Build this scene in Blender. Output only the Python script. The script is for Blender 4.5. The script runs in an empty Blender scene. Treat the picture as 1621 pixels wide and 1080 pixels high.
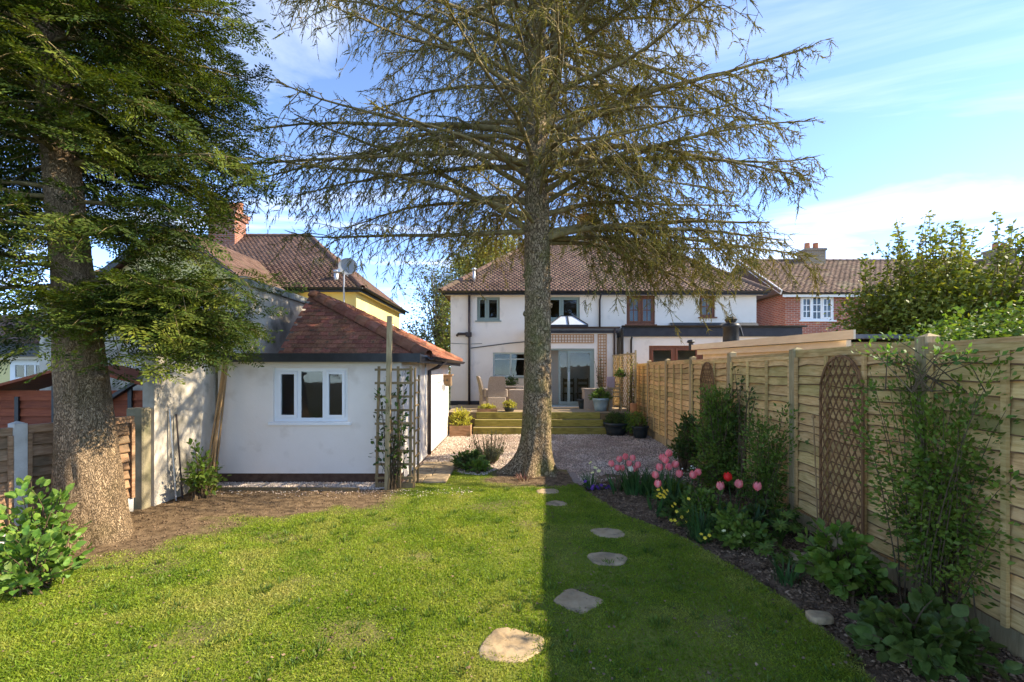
import bpy, math, random
import numpy as np
from mathutils import Vector, Matrix
from mathutils import noise as mnoise

random.seed(11)
RNG = np.random.default_rng(11)
SC = bpy.context.scene
COL = SC.collection
rad = math.radians

# ------------------------------------------------------------------ camera, sky, sun, exposure
CAM_H = 1.85
cam_data = bpy.data.cameras.new('camera')
cam_data.sensor_width = 36.0
cam_data.lens = 735.0 / 1621.0 * 36.0
cam_data.shift_y = 47.0 / 1621.0
cam_data.clip_start = 0.05
cam_data.clip_end = 2000.0
cam = bpy.data.objects.new('camera', cam_data)
COL.objects.link(cam)
cam.location = (0, 0, CAM_H)
cam.rotation_euler = (rad(90), 0, 0)
SC.camera = cam

SUN_EL, SUN_AZ = rad(34.5), rad(89.0)          # azimuth from +Y towards +X
world = bpy.data.worlds.new('World')
SC.world = world
world.use_nodes = True
wt = world.node_tree
wt.nodes.clear()
wo = wt.nodes.new('ShaderNodeOutputWorld')
wb = wt.nodes.new('ShaderNodeBackground')
wb.inputs['Strength'].default_value = 0.15
sky = wt.nodes.new('ShaderNodeTexSky')
sky.sky_type = 'NISHITA'
sky.sun_disc = False
sky.sun_elevation = SUN_EL
sky.sun_rotation = SUN_AZ
sky.air_density = 0.4
sky.dust_density = 0.0
sky.ozone_density = 1.5
# thin cirrus streaks, laid on a plane high overhead
tc = wt.nodes.new('ShaderNodeTexCoord')
sep = wt.nodes.new('ShaderNodeSeparateXYZ')
wt.links.new(tc.outputs['Generated'], sep.inputs[0])
zc = wt.nodes.new('ShaderNodeMath'); zc.operation = 'MAXIMUM'; zc.inputs[1].default_value = 0.06
wt.links.new(sep.outputs['Z'], zc.inputs[0])
dx = wt.nodes.new('ShaderNodeMath'); dx.operation = 'DIVIDE'
dy = wt.nodes.new('ShaderNodeMath'); dy.operation = 'DIVIDE'
wt.links.new(sep.outputs['X'], dx.inputs[0]); wt.links.new(zc.outputs[0], dx.inputs[1])
wt.links.new(sep.outputs['Y'], dy.inputs[0]); wt.links.new(zc.outputs[0], dy.inputs[1])
cmb = wt.nodes.new('ShaderNodeCombineXYZ')
wt.links.new(dx.outputs[0], cmb.inputs[0]); wt.links.new(dy.outputs[0], cmb.inputs[1])
mp = wt.nodes.new('ShaderNodeMapping')
mp.inputs['Rotation'].default_value = (0, 0, rad(-52))
mp.inputs['Scale'].default_value = (0.35, 1.1, 1.0)
mp.inputs['Location'].default_value = (3.1, 0.35, 0.0)
wt.links.new(cmb.outputs[0], mp.inputs[0])
cn = wt.nodes.new('ShaderNodeTexNoise')
cn.inputs['Scale'].default_value = 0.9
cn.inputs['Detail'].default_value = 9.0
cn.inputs['Roughness'].default_value = 0.56
cn.inputs['Distortion'].default_value = 0.7
wt.links.new(mp.outputs[0], cn.inputs['Vector'])
cr = wt.nodes.new('ShaderNodeValToRGB')
cr.color_ramp.elements[0].position = 0.50; cr.color_ramp.elements[0].color = (0, 0, 0, 1)
cr.color_ramp.elements[1].position = 0.76; cr.color_ramp.elements[1].color = (0.8, 0.8, 0.8, 1)
wt.links.new(cn.outputs['Fac'], cr.inputs[0])
cmix = wt.nodes.new('ShaderNodeMix'); cmix.data_type = 'RGBA'
cmix.inputs['B'].default_value = (3.0, 3.1, 3.2, 1)
wt.links.new(cr.outputs[0], cmix.inputs['Factor'])
wt.links.new(sky.outputs[0], cmix.inputs['A'])
wt.links.new(cmix.outputs['Result'], wb.inputs['Color'])
wt.links.new(wb.outputs[0], wo.inputs[0])

sun_data = bpy.data.lights.new('sun', 'SUN')
sun_data.energy = 2.75
sun_data.angle = rad(0.53)
sun_data.color = (1.0, 0.87, 0.66)
sun = bpy.data.objects.new('sun', sun_data)
COL.objects.link(sun)
sun_dir = Vector((math.cos(SUN_EL) * math.sin(SUN_AZ), math.cos(SUN_EL) * math.cos(SUN_AZ), math.sin(SUN_EL)))
sun.rotation_euler = sun_dir.to_track_quat('Z', 'Y').to_euler()
sun.location = (20, 5, 20)

SC.view_settings.view_transform = 'Standard'
SC.view_settings.look = 'None'
SC.view_settings.gamma = 1.0
SC.view_settings.use_curve_mapping = False
SC.view_settings.exposure = 2.15
SC.render.engine = 'CYCLES'
SC.cycles.max_bounces = 8
SC.cycles.transparent_max_bounces = 8
SC.cycles.use_denoising = True

# ------------------------------------------------------------------ materials
MATS = {}
def mat(name, cols, rough=0.85, scale=6.0, stretch=(1, 1, 1), bump=0.25, bscale=40.0, island=0.12, spec=0.3,
        detail=6.0, metal=0.0, trans=0.0, lo=0.3, hi=0.7, bstretch=None, ohue=0.0, dirt=None, bdist=0.01):
    """Procedural surface: noise between colours, per-piece variation, noise bump, optional blotches of dirt, optional leaf translucency."""
    if name in MATS:
        return MATS[name]
    m = bpy.data.materials.new(name)
    m.use_nodes = True
    t = m.node_tree
    N, L = t.nodes, t.links
    N.clear()
    out = N.new('ShaderNodeOutputMaterial')
    bs = N.new('ShaderNodeBsdfPrincipled')
    bs.inputs['Roughness'].default_value = rough
    bs.inputs['Specular IOR Level'].default_value = spec
    bs.inputs['Metallic'].default_value = metal
    co = N.new('ShaderNodeTexCoord')
    oi = N.new('ShaderNodeObjectInfo')
    off = N.new('ShaderNodeVectorMath'); off.operation = 'MULTIPLY_ADD'
    sc_ = N.new('ShaderNodeCombineXYZ')
    for i in range(3):
        L.new(oi.outputs['Random'], sc_.inputs[i])
    off.inputs[1].default_value = (37.0, 53.0, 29.0)
    L.new(sc_.outputs[0], off.inputs[0]); L.new(co.outputs['Object'], off.inputs[2])
    mp_ = N.new('ShaderNodeMapping'); mp_.inputs['Scale'].default_value = stretch
    L.new(off.outputs[0], mp_.inputs[0])
    no = N.new('ShaderNodeTexNoise')
    no.inputs['Scale'].default_value = scale; no.inputs['Detail'].default_value = detail; no.inputs['Roughness'].default_value = 0.6
    L.new(mp_.outputs[0], no.inputs['Vector'])
    ra = N.new('ShaderNodeValToRGB')
    el = ra.color_ramp.elements
    while len(el) < len(cols):
        el.new(0.5)
    for i, c in enumerate(cols):
        el[i].position = lo + (hi - lo) * (i / max(1, len(cols) - 1)); el[i].color = (c[0], c[1], c[2], 1)
    L.new(no.outputs['Fac'], ra.inputs[0])
    col = ra.outputs[0]
    if dirt:
        dc, dscale, dlo, dhi = dirt
        n2 = N.new('ShaderNodeTexNoise'); n2.inputs['Scale'].default_value = dscale; n2.inputs['Detail'].default_value = 7.0
        L.new(off.outputs[0], n2.inputs['Vector'])
        r2 = N.new('ShaderNodeMapRange'); r2.inputs[1].default_value = dlo; r2.inputs[2].default_value = dhi
        L.new(n2.outputs['Fac'], r2.inputs[0])
        mx = N.new('ShaderNodeMix'); mx.data_type = 'RGBA'
        mx.inputs['B'].default_value = (*dc, 1)
        L.new(r2.outputs[0], mx.inputs['Factor']); L.new(col, mx.inputs['A'])
        col = mx.outputs['Result']
    if island > 0 or ohue > 0:
        ge = N.new('ShaderNodeNewGeometry')
        hs = N.new('ShaderNodeHueSaturation')
        r3 = N.new('ShaderNodeMapRange'); r3.inputs[3].default_value = 1 - island; r3.inputs[4].default_value = 1 + island
        ad = N.new('ShaderNodeMath'); ad.operation = 'ADD'
        fr = N.new('ShaderNodeMath'); fr.operation = 'FRACT'
        L.new(ge.outputs['Random Per Island'], ad.inputs[0]); L.new(oi.outputs['Random'], ad.inputs[1]); L.new(ad.outputs[0], fr.inputs[0])
        L.new(fr.outputs[0], r3.inputs[0]); L.new(r3.outputs[0], hs.inputs['Value'])
        if ohue > 0:
            m7 = N.new('ShaderNodeMath'); m7.operation = 'MULTIPLY'; m7.inputs[1].default_value = 7.31
            f7 = N.new('ShaderNodeMath'); f7.operation = 'FRACT'
            r4 = N.new('ShaderNodeMapRange'); r4.inputs[3].default_value = 0.5 - ohue; r4.inputs[4].default_value = 0.5 + ohue
            L.new(fr.outputs[0], m7.inputs[0]); L.new(m7.outputs[0], f7.inputs[0]); L.new(f7.outputs[0], r4.inputs[0]); L.new(r4.outputs[0], hs.inputs['Hue'])
        L.new(col, hs.inputs['Color'])
        col = hs.outputs[0]
    L.new(col, bs.inputs['Base Color'])
    if bump > 0:
        mb = N.new('ShaderNodeMapping'); mb.inputs['Scale'].default_value = bstretch or stretch
        L.new(off.outputs[0], mb.inputs[0])
        nb = N.new('ShaderNodeTexNoise'); nb.inputs['Scale'].default_value = bscale; nb.inputs['Detail'].default_value = 5.0
        L.new(mb.outputs[0], nb.inputs['Vector'])
        bp = N.new('ShaderNodeBump'); bp.inputs['Strength'].default_value = bump; bp.inputs['Distance'].default_value = bdist
        L.new(nb.outputs['Fac'], bp.inputs['Height']); L.new(bp.outputs[0], bs.inputs['Normal'])
    sh = bs.outputs[0]
    if trans > 0:
        tr = N.new('ShaderNodeBsdfTranslucent')
        g = N.new('ShaderNodeMix'); g.data_type = 'RGBA'; g.blend_type = 'MULTIPLY'; g.inputs['Factor'].default_value = 1.0
        g.inputs['B'].default_value = (1.35, 1.35, 0.6, 1)
        L.new(col, g.inputs['A']); L.new(g.outputs['Result'], tr.inputs[0])
        ms = N.new('ShaderNodeMixShader'); ms.inputs[0].default_value = trans
        L.new(sh, ms.inputs[1]); L.new(tr.outputs[0], ms.inputs[2]); sh = ms.outputs[0]
    L.new(sh, out.inputs[0])
    MATS[name] = m
    return m

def glass_mat(name, tint=(0.85, 0.9, 0.9), clear=0.75):
    if name in MATS:
        return MATS[name]
    m = bpy.data.materials.new(name); m.use_nodes = True
    t = m.node_tree; N, L = t.nodes, t.links; N.clear()
    out = N.new('ShaderNodeOutputMaterial')
    tr = N.new('ShaderNodeBsdfTransparent'); tr.inputs[0].default_value = (tint[0] * clear, tint[1] * clear, tint[2] * clear, 1)
    gl = N.new('ShaderNodeBsdfGlossy'); gl.inputs['Roughness'].default_value = 0.015
    fr = N.new('ShaderNodeFresnel'); fr.inputs[0].default_value = 1.5
    no = N.new('ShaderNodeTexNoise'); no.inputs['Scale'].default_value = 1.3
    co = N.new('ShaderNodeTexCoord'); L.new(co.outputs['Object'], no.inputs['Vector'])
    bp = N.new('ShaderNodeBump'); bp.inputs['Strength'].default_value = 0.04; bp.inputs['Distance'].default_value = 0.05
    L.new(no.outputs['Fac'], bp.inputs['Height']); L.new(bp.outputs[0], gl.inputs['Normal'])
    mx = N.new('ShaderNodeMixShader')
    L.new(fr.outputs[0], mx.inputs[0]); L.new(tr.outputs[0], mx.inputs[1]); L.new(gl.outputs[0], mx.inputs[2])
    L.new(mx.outputs[0], out.inputs[0])
    MATS[name] = m
    return m

def brick_mat(name, c1, c2, mortar, scale=1.0):
    if name in MATS:
        return MATS[name]
    m = bpy.data.materials.new(name); m.use_nodes = True
    t = m.node_tree; N, L = t.nodes, t.links
    bs = N['Principled BSDF']; bs.inputs['Roughness'].default_value = 0.9
    co = N.new('ShaderNodeTexCoord')
    ge = N.new('ShaderNodeNewGeometry')
    sp = N.new('ShaderNodeSeparateXYZ'); L.new(co.outputs['Object'], sp.inputs[0])
    ad = N.new('ShaderNodeMath'); ad.operation = 'ADD'; L.new(sp.outputs[0], ad.inputs[0]); L.new(sp.outputs[1], ad.inputs[1])
    cb = N.new('ShaderNodeCombineXYZ'); L.new(ad.outputs[0], cb.inputs[0]); L.new(sp.outputs[2], cb.inputs[1])
    br = N.new('ShaderNodeTexBrick')
    br.inputs['Color1'].default_value = (*c1, 1); br.inputs['Color2'].default_value = (*c2, 1); br.inputs['Mortar'].default_value = (*mortar, 1)
    br.inputs['Scale'].default_value = 1.0 / scale
    br.inputs['Mortar Size'].default_value = 0.008
    br.inputs['Brick Width'].default_value = 0.225; br.inputs['Row Height'].default_value = 0.075
    L.new(cb.outputs[0], br.inputs['Vector'])
    no = N.new('ShaderNodeTexNoise'); no.inputs['Scale'].default_value = 1.2; no.inputs['Detail'].default_value = 6
    L.new(co.outputs['Object'], no.inputs['Vector'])
    hs = N.new('ShaderNodeHueSaturation')
    mr = N.new('ShaderNodeMapRange'); mr.inputs[3].default_value = 0.6; mr.inputs[4].default_value = 1.4
    L.new(no.outputs['Fac'], mr.inputs[0]); L.new(mr.outputs[0], hs.inputs['Value']); L.new(br.outputs['Color'], hs.inputs['Color'])
    L.new(hs.outputs[0], bs.inputs['Base Color'])
    bp = N.new('ShaderNodeBump'); bp.inputs['Strength'].default_value = 0.6; bp.inputs['Distance'].default_value = 0.01; bp.invert = True
    L.new(br.outputs['Fac'], bp.inputs['Height']); L.new(bp.outputs[0], bs.inputs['Normal'])
    MATS[name] = m
    return m

W_ = 'white'
M_RENDER = mat('white_render', [(.80, .705, .60), (.87, .785, .685)], .9, 1.3, bump=.12, bscale=70, island=0, dirt=((.52, .47, .41), 2.2, .60, .85))
M_RENDER_OLD = mat('outbuilding_white_paint', [(.77, .69, .60), (.85, .775, .69)], .85, 1.1, bump=.18, bscale=45, island=0, dirt=((.55, .46, .36), 2.6, .56, .86))
M_CONC = mat('stained_render', [(.30, .26, .20), (.55, .49, .40), (.68, .62, .52)], .95, 1.5, (1, 1, .55), .5, 18, 0, dirt=((.12, .115, .085), 3.4, .52, .76))
M_COPING = mat('coping_concrete', [(.16, .16, .145), (.34, .34, .31)], .95, 7, bump=.4, bscale=50, dirt=((.10, .12, .06), 5, .5, .7))
M_YELLOW = mat('yellow_render', [(.70, .56, .20), (.78, .64, .27)], .9, 1.2, bump=.1, island=0)
M_YELLOW_PALE = mat('pale_yellow_render', [(.74, .62, .26), (.80, .70, .34)], .9, 1.2, bump=.1, island=0)
M_TILE_OUT = mat('clay_tile_red', [(.17, .060, .036), (.28, .103, .057), (.37, .165, .095)], .85, 5, bump=.3, bscale=30, island=.30, ohue=.012, dirt=((.085, .07, .04), 2.2, .55, .75))
M_TILE_HOUSE = mat('clay_tile_brown', [(.10, .060, .045), (.145, .090, .068), (.195, .126, .096)],   .9, 1.1, bump=.3, bscale=30, island=.22, ohue=.008, dirt=((.13, .10, .065), .9, .52, .72))
M_TILE_YEL = mat('clay_tile_plum', [(.09, .054, .042), (.14, .084, .064)], .9, 1.1, bump=.3, bscale=30, island=.3, dirt=((.12, .10, .06), 1, .56, .75))
M_TILE_GREY = mat('concrete_tile_lichen', [(.12, .074, .052), (.185, .115, .08)], .9, 1.5, bump=.3, bscale=30, island=.22, dirt=((.18, .15, .09), 1.5, .55, .8))
M_BLACK = mat('black_paint', [(.012, .012, .013), (.03, .03, .031)], .45, 8, bump=.1, island=0, spec=.4)
M_FASCIA_DK = mat('charcoal_fascia', [(.026, .027, .033), (.045, .046, .054)], .6, 4, bump=.1, island=0)
M_PIPE = mat('dark_brown_pipe', [(.03, .022, .022), (.055, .04, .04)], .5, 6, bump=.05, island=0, spec=.4)
M_UPVC = mat('white_upvc', [(.76, .76, .75), (.82, .82, .81)], .35, 3, bump=.03, island=0, spec=.45)
M_SAGE = mat('sage_grey_paint', [(.235, .285, .25), (.29, .34, .30)], .45, 3, bump=.04, island=0)
M_SAGE_PALE = mat('pale_sage_paint', [(.42, .48, .46), (.49, .55, .52)], .45, 3, bump=.04, island=0)
M_BROWNWOOD = mat('brown_stained_wood', [(.14, .05, .025), (.24, .09, .045)], .55, 5, (6, 6, 1), .2, 30, .05)
M_GLASS = glass_mat('window_glass')
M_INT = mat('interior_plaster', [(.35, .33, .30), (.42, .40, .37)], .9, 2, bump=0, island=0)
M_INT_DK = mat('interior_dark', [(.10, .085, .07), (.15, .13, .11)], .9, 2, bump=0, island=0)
M_BRICK = brick_mat('red_brick', (.40, .115, .06), (.27, .075, .045), (.42, .36, .30))
M_BRICK_CH = brick_mat('chimney_brick', (.33, .11, .055), (.22, .075, .045), (.28, .24, .2))
M_BRICK_OLD = brick_mat('old_buff_brick', (.30, .20, .11), (.22, .14, .085), (.3, .27, .22))
M_POT_CLAY = mat('terracotta', [(.40, .15, .07), (.50, .21, .11)], .8, 5, bump=.15)
M_LEAD = mat('lead_sheet', [(.10, .105, .115), (.17, .175, .185)], .6, 4, bump=.15, island=0)
M_SLATE = mat('slate', [(.045, .048, .055), (.08, .083, .09)], .6, 5, bump=.2, island=.2)
M_FENCE = mat('pale_treated_pine', [(.40, .24, .08), (.60, .39, .155), (.70, .50, .235)], .8, 4.0, (1.4, 1.4, 14), .45, 22, .22, ohue=.010, dirt=((.31, .255, .085), 1.3, .52, .78))
M_POSTW = mat('weathered_post_timber', [(.26, .185, .09), (.38, .285, .15), (.47, .365, .21)], .85, 4, (11, 11, 1.2), .4, 22, .1, dirt=((.19, .18, .09), 1.6, .5, .75))
M_TRELW = mat('green_brown_batten', [(.17, .115, .052), (.28, .20, .10)], .85, 5, (9, 9, 1.5), .3, 25, .15)
M_WILLOW = mat('stained_lattice', [(.16, .08, .035), (.25, .13, .06)], .8, 6, bump=.2, island=.2)
M_LATT = mat('orange_lattice', [(.42, .22, .10), (.54, .31, .16)], .8, 6, bump=.2, island=.12)
M_OLDFENCE = mat('old_lap_board', [(.20, .11, .055), (.34, .20, .11), (.42, .27, .16)], .85, 4, (1.4, 1.4, 10), .4, 22, .2, dirt=((.12, .10, .06), 2.5, .5, .75))
M_LAP_SHADE = mat('bark_lap_shade', [(.10, .055, .025), (.20, .115, .055)], .95, 12, bump=.3, bscale=50, island=.2)  # bark-brown lower edge that also paints in the shade line under each lap
M_REDWOOD = mat('red_stained_board', [(.20, .045, .018), (.33, .085, .03)], .75, 4, (1.2, 1.2, 10), .3, 22, .2)
M_ORANGEW = mat('orange_stained_timber', [(.36, .15, .055), (.46, .21, .09)], .75, 4, (3, 3, 3), .25, 22, .15)
M_CPOST = mat('concrete_post', [(.48, .45, .40), (.60, .57, .52)], .9, 7, bump=.35, bscale=60, island=0, dirt=((.25, .24, .17), 4, .55, .78))
M_CREAM = mat('cream_painted_timber', [(.62, .50, .34), (.72, .60, .43)], .7, 3, (1, 1, 6), .1, 30, .06)
M_SLEEPER = mat('green_treated_sleeper', [(.17, .155, .028), (.27, .235, .05), (.34, .30, .08)], .8, 4, (1, 8, 8), .35, 22, .1, dirt=((.12, .10, .03), 2.5, .55, .8))
M_DECK = mat('deck_board', [(.30, .22, .13), (.42, .32, .20)], .8, 4, (1, 8, 8), .3, 22, .15)
M_RATTAN = mat('grey_rattan', [(.22, .17, .13), (.36, .29, .23), (.45, .37, .30)], .8, 30, (1, 1, 3.0), .9, 60, .1)
M_CUSHION = mat('pale_cushion', [(.62, .58, .54), (.70, .66, .62)], .95, 9, bump=.1, island=0)
M_CANE = mat('bamboo_cane', [(.30, .17, .07), (.46, .29, .13)], .6, 6, (8, 8, 2), .15, 20, .25)
def bark_mat(name, dark, mid, light, moss, sc=20.0, zs=.42, mossy=.55):
    """scaly bark: cracks between plates from a warped cell pattern, moss in patches"""
    m = bpy.data.materials.new(name); m.use_nodes = True
    t = m.node_tree; N, L = t.nodes, t.links
    bs = N['Principled BSDF']; bs.inputs['Roughness'].default_value = .95; bs.inputs['Specular IOR Level'].default_value = .15
    co = N.new('ShaderNodeTexCoord'); mp_ = N.new('ShaderNodeMapping'); mp_.inputs['Scale'].default_value = (1, 1, zs); L.new(co.outputs['Object'], mp_.inputs[0])
    wn = N.new('ShaderNodeTexNoise'); wn.inputs['Scale'].default_value = 9; wn.inputs['Detail'].default_value = 5; L.new(mp_.outputs[0], wn.inputs['Vector'])
    wa = N.new('ShaderNodeMix'); wa.data_type = 'VECTOR'; wa.inputs['Factor'].default_value = .16; L.new(mp_.outputs[0], wa.inputs['A']); L.new(wn.outputs['Color'], wa.inputs['B'])
    vo = N.new('ShaderNodeTexVoronoi'); vo.feature = 'DISTANCE_TO_EDGE'; vo.inputs['Scale'].default_value = sc; L.new(wa.outputs['Result'], vo.inputs['Vector'])
    vc = N.new('ShaderNodeTexVoronoi'); vc.inputs['Scale'].default_value = sc; L.new(wa.outputs['Result'], vc.inputs['Vector'])
    cr_ = N.new('ShaderNodeMapRange'); cr_.inputs[2].default_value = .16; L.new(vo.outputs['Distance'], cr_.inputs[0])
    fn = N.new('ShaderNodeTexNoise'); fn.inputs['Scale'].default_value = 45; fn.inputs['Detail'].default_value = 6; L.new(mp_.outputs[0], fn.inputs['Vector'])
    sx = N.new('ShaderNodeSeparateColor'); L.new(vc.outputs['Color'], sx.inputs[0])
    a1 = N.new('ShaderNodeMath'); a1.operation = 'MULTIPLY_ADD'; a1.inputs[1].default_value = .45; L.new(sx.outputs[0], a1.inputs[0]); L.new(fn.outputs['Fac'], a1.inputs[2])
    ra = N.new('ShaderNodeValToRGB'); e = ra.color_ramp.elements; e[0].position = .4; e[0].color = (*mid, 1); e[1].position = .95; e[1].color = (*light, 1); L.new(a1.outputs[0], ra.inputs[0])
    m1 = N.new('ShaderNodeMix'); m1.data_type = 'RGBA'; m1.inputs['A'].default_value = (*dark, 1); L.new(cr_.outputs[0], m1.inputs['Factor']); L.new(ra.outputs[0], m1.inputs['B'])
    mn = N.new('ShaderNodeTexNoise'); mn.inputs['Scale'].default_value = 2.2; mn.inputs['Detail'].default_value = 7; L.new(co.outputs['Object'], mn.inputs['Vector'])
    mr = N.new('ShaderNodeMapRange'); mr.inputs[1].default_value = mossy - .08; mr.inputs[2].default_value = mossy + .18; mr.inputs[4].default_value = .75; L.new(mn.outputs['Fac'], mr.inputs[0])
    m2 = N.new('ShaderNodeMix'); m2.data_type = 'RGBA'; L.new(mr.outputs[0], m2.inputs['Factor']); L.new(m1.outputs['Result'], m2.inputs['A']); m2.inputs['B'].default_value = (*moss, 1)
    L.new(m2.outputs['Result'], bs.inputs['Base Color'])
    ad = N.new('ShaderNodeMath'); ad.operation = 'MULTIPLY_ADD'; ad.inputs[1].default_value = .35; L.new(fn.outputs['Fac'], ad.inputs[0]); L.new(cr_.outputs[0], ad.inputs[2])
    bp = N.new('ShaderNodeBump'); bp.inputs['Strength'].default_value = .9; bp.inputs['Distance'].default_value = .018; L.new(ad.outputs[0], bp.inputs['Height']); L.new(bp.outputs[0], bs.inputs['Normal'])
    MATS[name] = m
    return m
M_BARK = bark_mat('spruce_bark', (.075, .052, .03), (.23, .158, .088), (.40, .295, .18), (.135, .135, .035), 30, .55, .52)
M_BARK2 = bark_mat('hemlock_bark', (.12, .082, .05), (.25, .168, .098), (.40, .285, .175), (.105, .088, .03), 85, .30, .60)
M_LIMB = mat('mossy_limb_bark', [(.095, .07, .028), (.19, .145, .06), (.26, .20, .095)], .95, 6, bump=.6, bscale=40, island=.1)
M_TWIG = mat('fine_twig', [(.07, .048, .026), (.13, .09, .05)], .95, 8, bump=0, island=.2)
M_NEEDLE = mat('spruce_needles', [(.10, .090, .020), (.185, .158, .037), (.29, .23, .058)], .75, .9, bump=0, island=.38, trans=.22, ohue=.02, spec=.2)
M_NEEDLE2 = mat('hemlock_needles', [(.018, .034, .005), (.048, .072, .009), (.17, .19, .020)], .7, 1.0, bump=0, island=.45, trans=.28, ohue=.02, spec=.2)
M_SOIL = mat('garden_soil', [(.065, .041, .023), (.14, .09, .053), (.22, .15, .09)], .98, 7, bump=.9, bscale=28, island=0, bdist=.03)
M_GROUND = mat('rough_ground', [(.05, .055, .02), (.09, .085, .035)], .98, 2, bump=.5, island=0)
M_CHIP = mat('bark_chip', [(.07, .043, .024), (.19, .12, .068), (.34, .24, .15)], .95, 9, bump=0, island=.5)
M_STONE = mat('pea_gravel', [(.36, .26, .20), (.53, .42, .33), (.68, .58, .49)], .85, 1.2, bump=0, island=.42, ohue=.02)
M_SLAB = mat('sandstone_slab', [(.33, .225, .118), (.42, .305, .172), (.50, .375, .225)], .9, 5, bump=.55, bscale=26, island=0, dirt=((.17, .135, .085), 9, .50, .72))
M_SEAT = mat('paving_sand', [(.38, .28, .16), (.50, .38, .23)], .9, 4, bump=.4, island=0)
M_POTBLUE = mat('glazed_blue_pot', [(.22, .31, .34), (.30, .40, .43)], .3, 5, bump=.05, island=0, spec=.5)
M_POTDARK = mat('dark_pot', [(.018, .024, .026), (.04, .05, .052)], .45, 5, bump=.1, island=0)
M_METAL = mat('galvanised_metal', [(.42, .43, .44), (.55, .56, .57)], .4, 5, bump=.05, island=0, metal=.8)
M_DISH = mat('grey_dish', [(.25, .28, .31), (.32, .35, .38)], .6, 5, bump=0, island=0)
M_PINK = mat('pink_petal', [(.80, .12, .17), (.88, .25, .28), (.92, .46, .42)], .6, 22, (1, 1, .4), 0, 20, .14, trans=.28)
M_RED = mat('red_petal', [(.70, .018, .02), (.84, .05, .04)], .55, 12, bump=0, island=.12, trans=.25)
M_YEL = mat('yellow_petal', [(.82, .58, .03), (.90, .70, .08)], .6, 12, bump=0, island=.1, trans=.25)
M_PALEY = mat('pale_yellow_petal', [(.85, .78, .32), (.90, .85, .48)], .6, 12, bump=0, island=.1, trans=.25)
M_PURP = mat('purple_petal', [(.075, .025, .17), (.15, .06, .28)], .6, 12, bump=0, island=.25, trans=.2)
M_WPET = mat('white_petal', [(.80, .76, .66), (.85, .82, .75)], .6, 12, bump=0, island=.1, trans=.25)
def leafm(name, a, b, c, isl=.30, tr=.33, scale=3.0, rough=.55, dirt=None):
    return mat(name, [a, b, c], rough, scale, bump=0, island=isl, trans=tr, ohue=.018, spec=.35, dirt=dirt)
L_DARK = leafm('dark_evergreen_leaf', (.028, .055, .010), (.052, .092, .016), (.085, .13, .024))
L_MID = leafm('mid_green_leaf', (.062, .110, .014), (.105, .170, .022), (.16, .225, .036))
L_FRESH = leafm('fresh_spring_leaf', (.07, .15, .02), (.12, .22, .03), (.18, .28, .05))
L_YELLOW = leafm('golden_leaf', (.26, .27, .03), (.38, .36, .05), (.46, .42, .09))
L_HYD = leafm('hydrangea_leaf', (.070, .130, .014), (.110, .180, .021), (.155, .22, .032), isl=.22)
L_HOSTA = leafm('broad_bluegreen_leaf', (.052, .092, .015), (.080, .128, .023), (.11, .16, .033), isl=.22)
L_BLADE = leafm('bulb_leaf', (.028, .075, .020), (.046, .105, .030), (.07, .14, .04))
L_OLIVE = leafm('olive_spring_leaf', (.09, .115, .014), (.165, .185, .024), (.25, .255, .045))
L_POPLAR = leafm('yellow_spring_leaf', (.17, .16, .022), (.26, .235, .035), (.34, .30, .06))
L_GREYG = leafm('grey_green_leaf', (.08, .095, .05), (.12, .135, .075), (.16, .175, .10))
L_GRASS = leafm('grass_blade', (.125, .205, .014), (.220, .290, .025), (.36, .365, .08), isl=.30, tr=.36, scale=1.7, dirt=((.40, .36, .11), .85, .56, .80))
L_CLIMB = leafm('climber_leaf', (.075, .125, .014), (.125, .19, .022), (.20, .265, .036))
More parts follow.
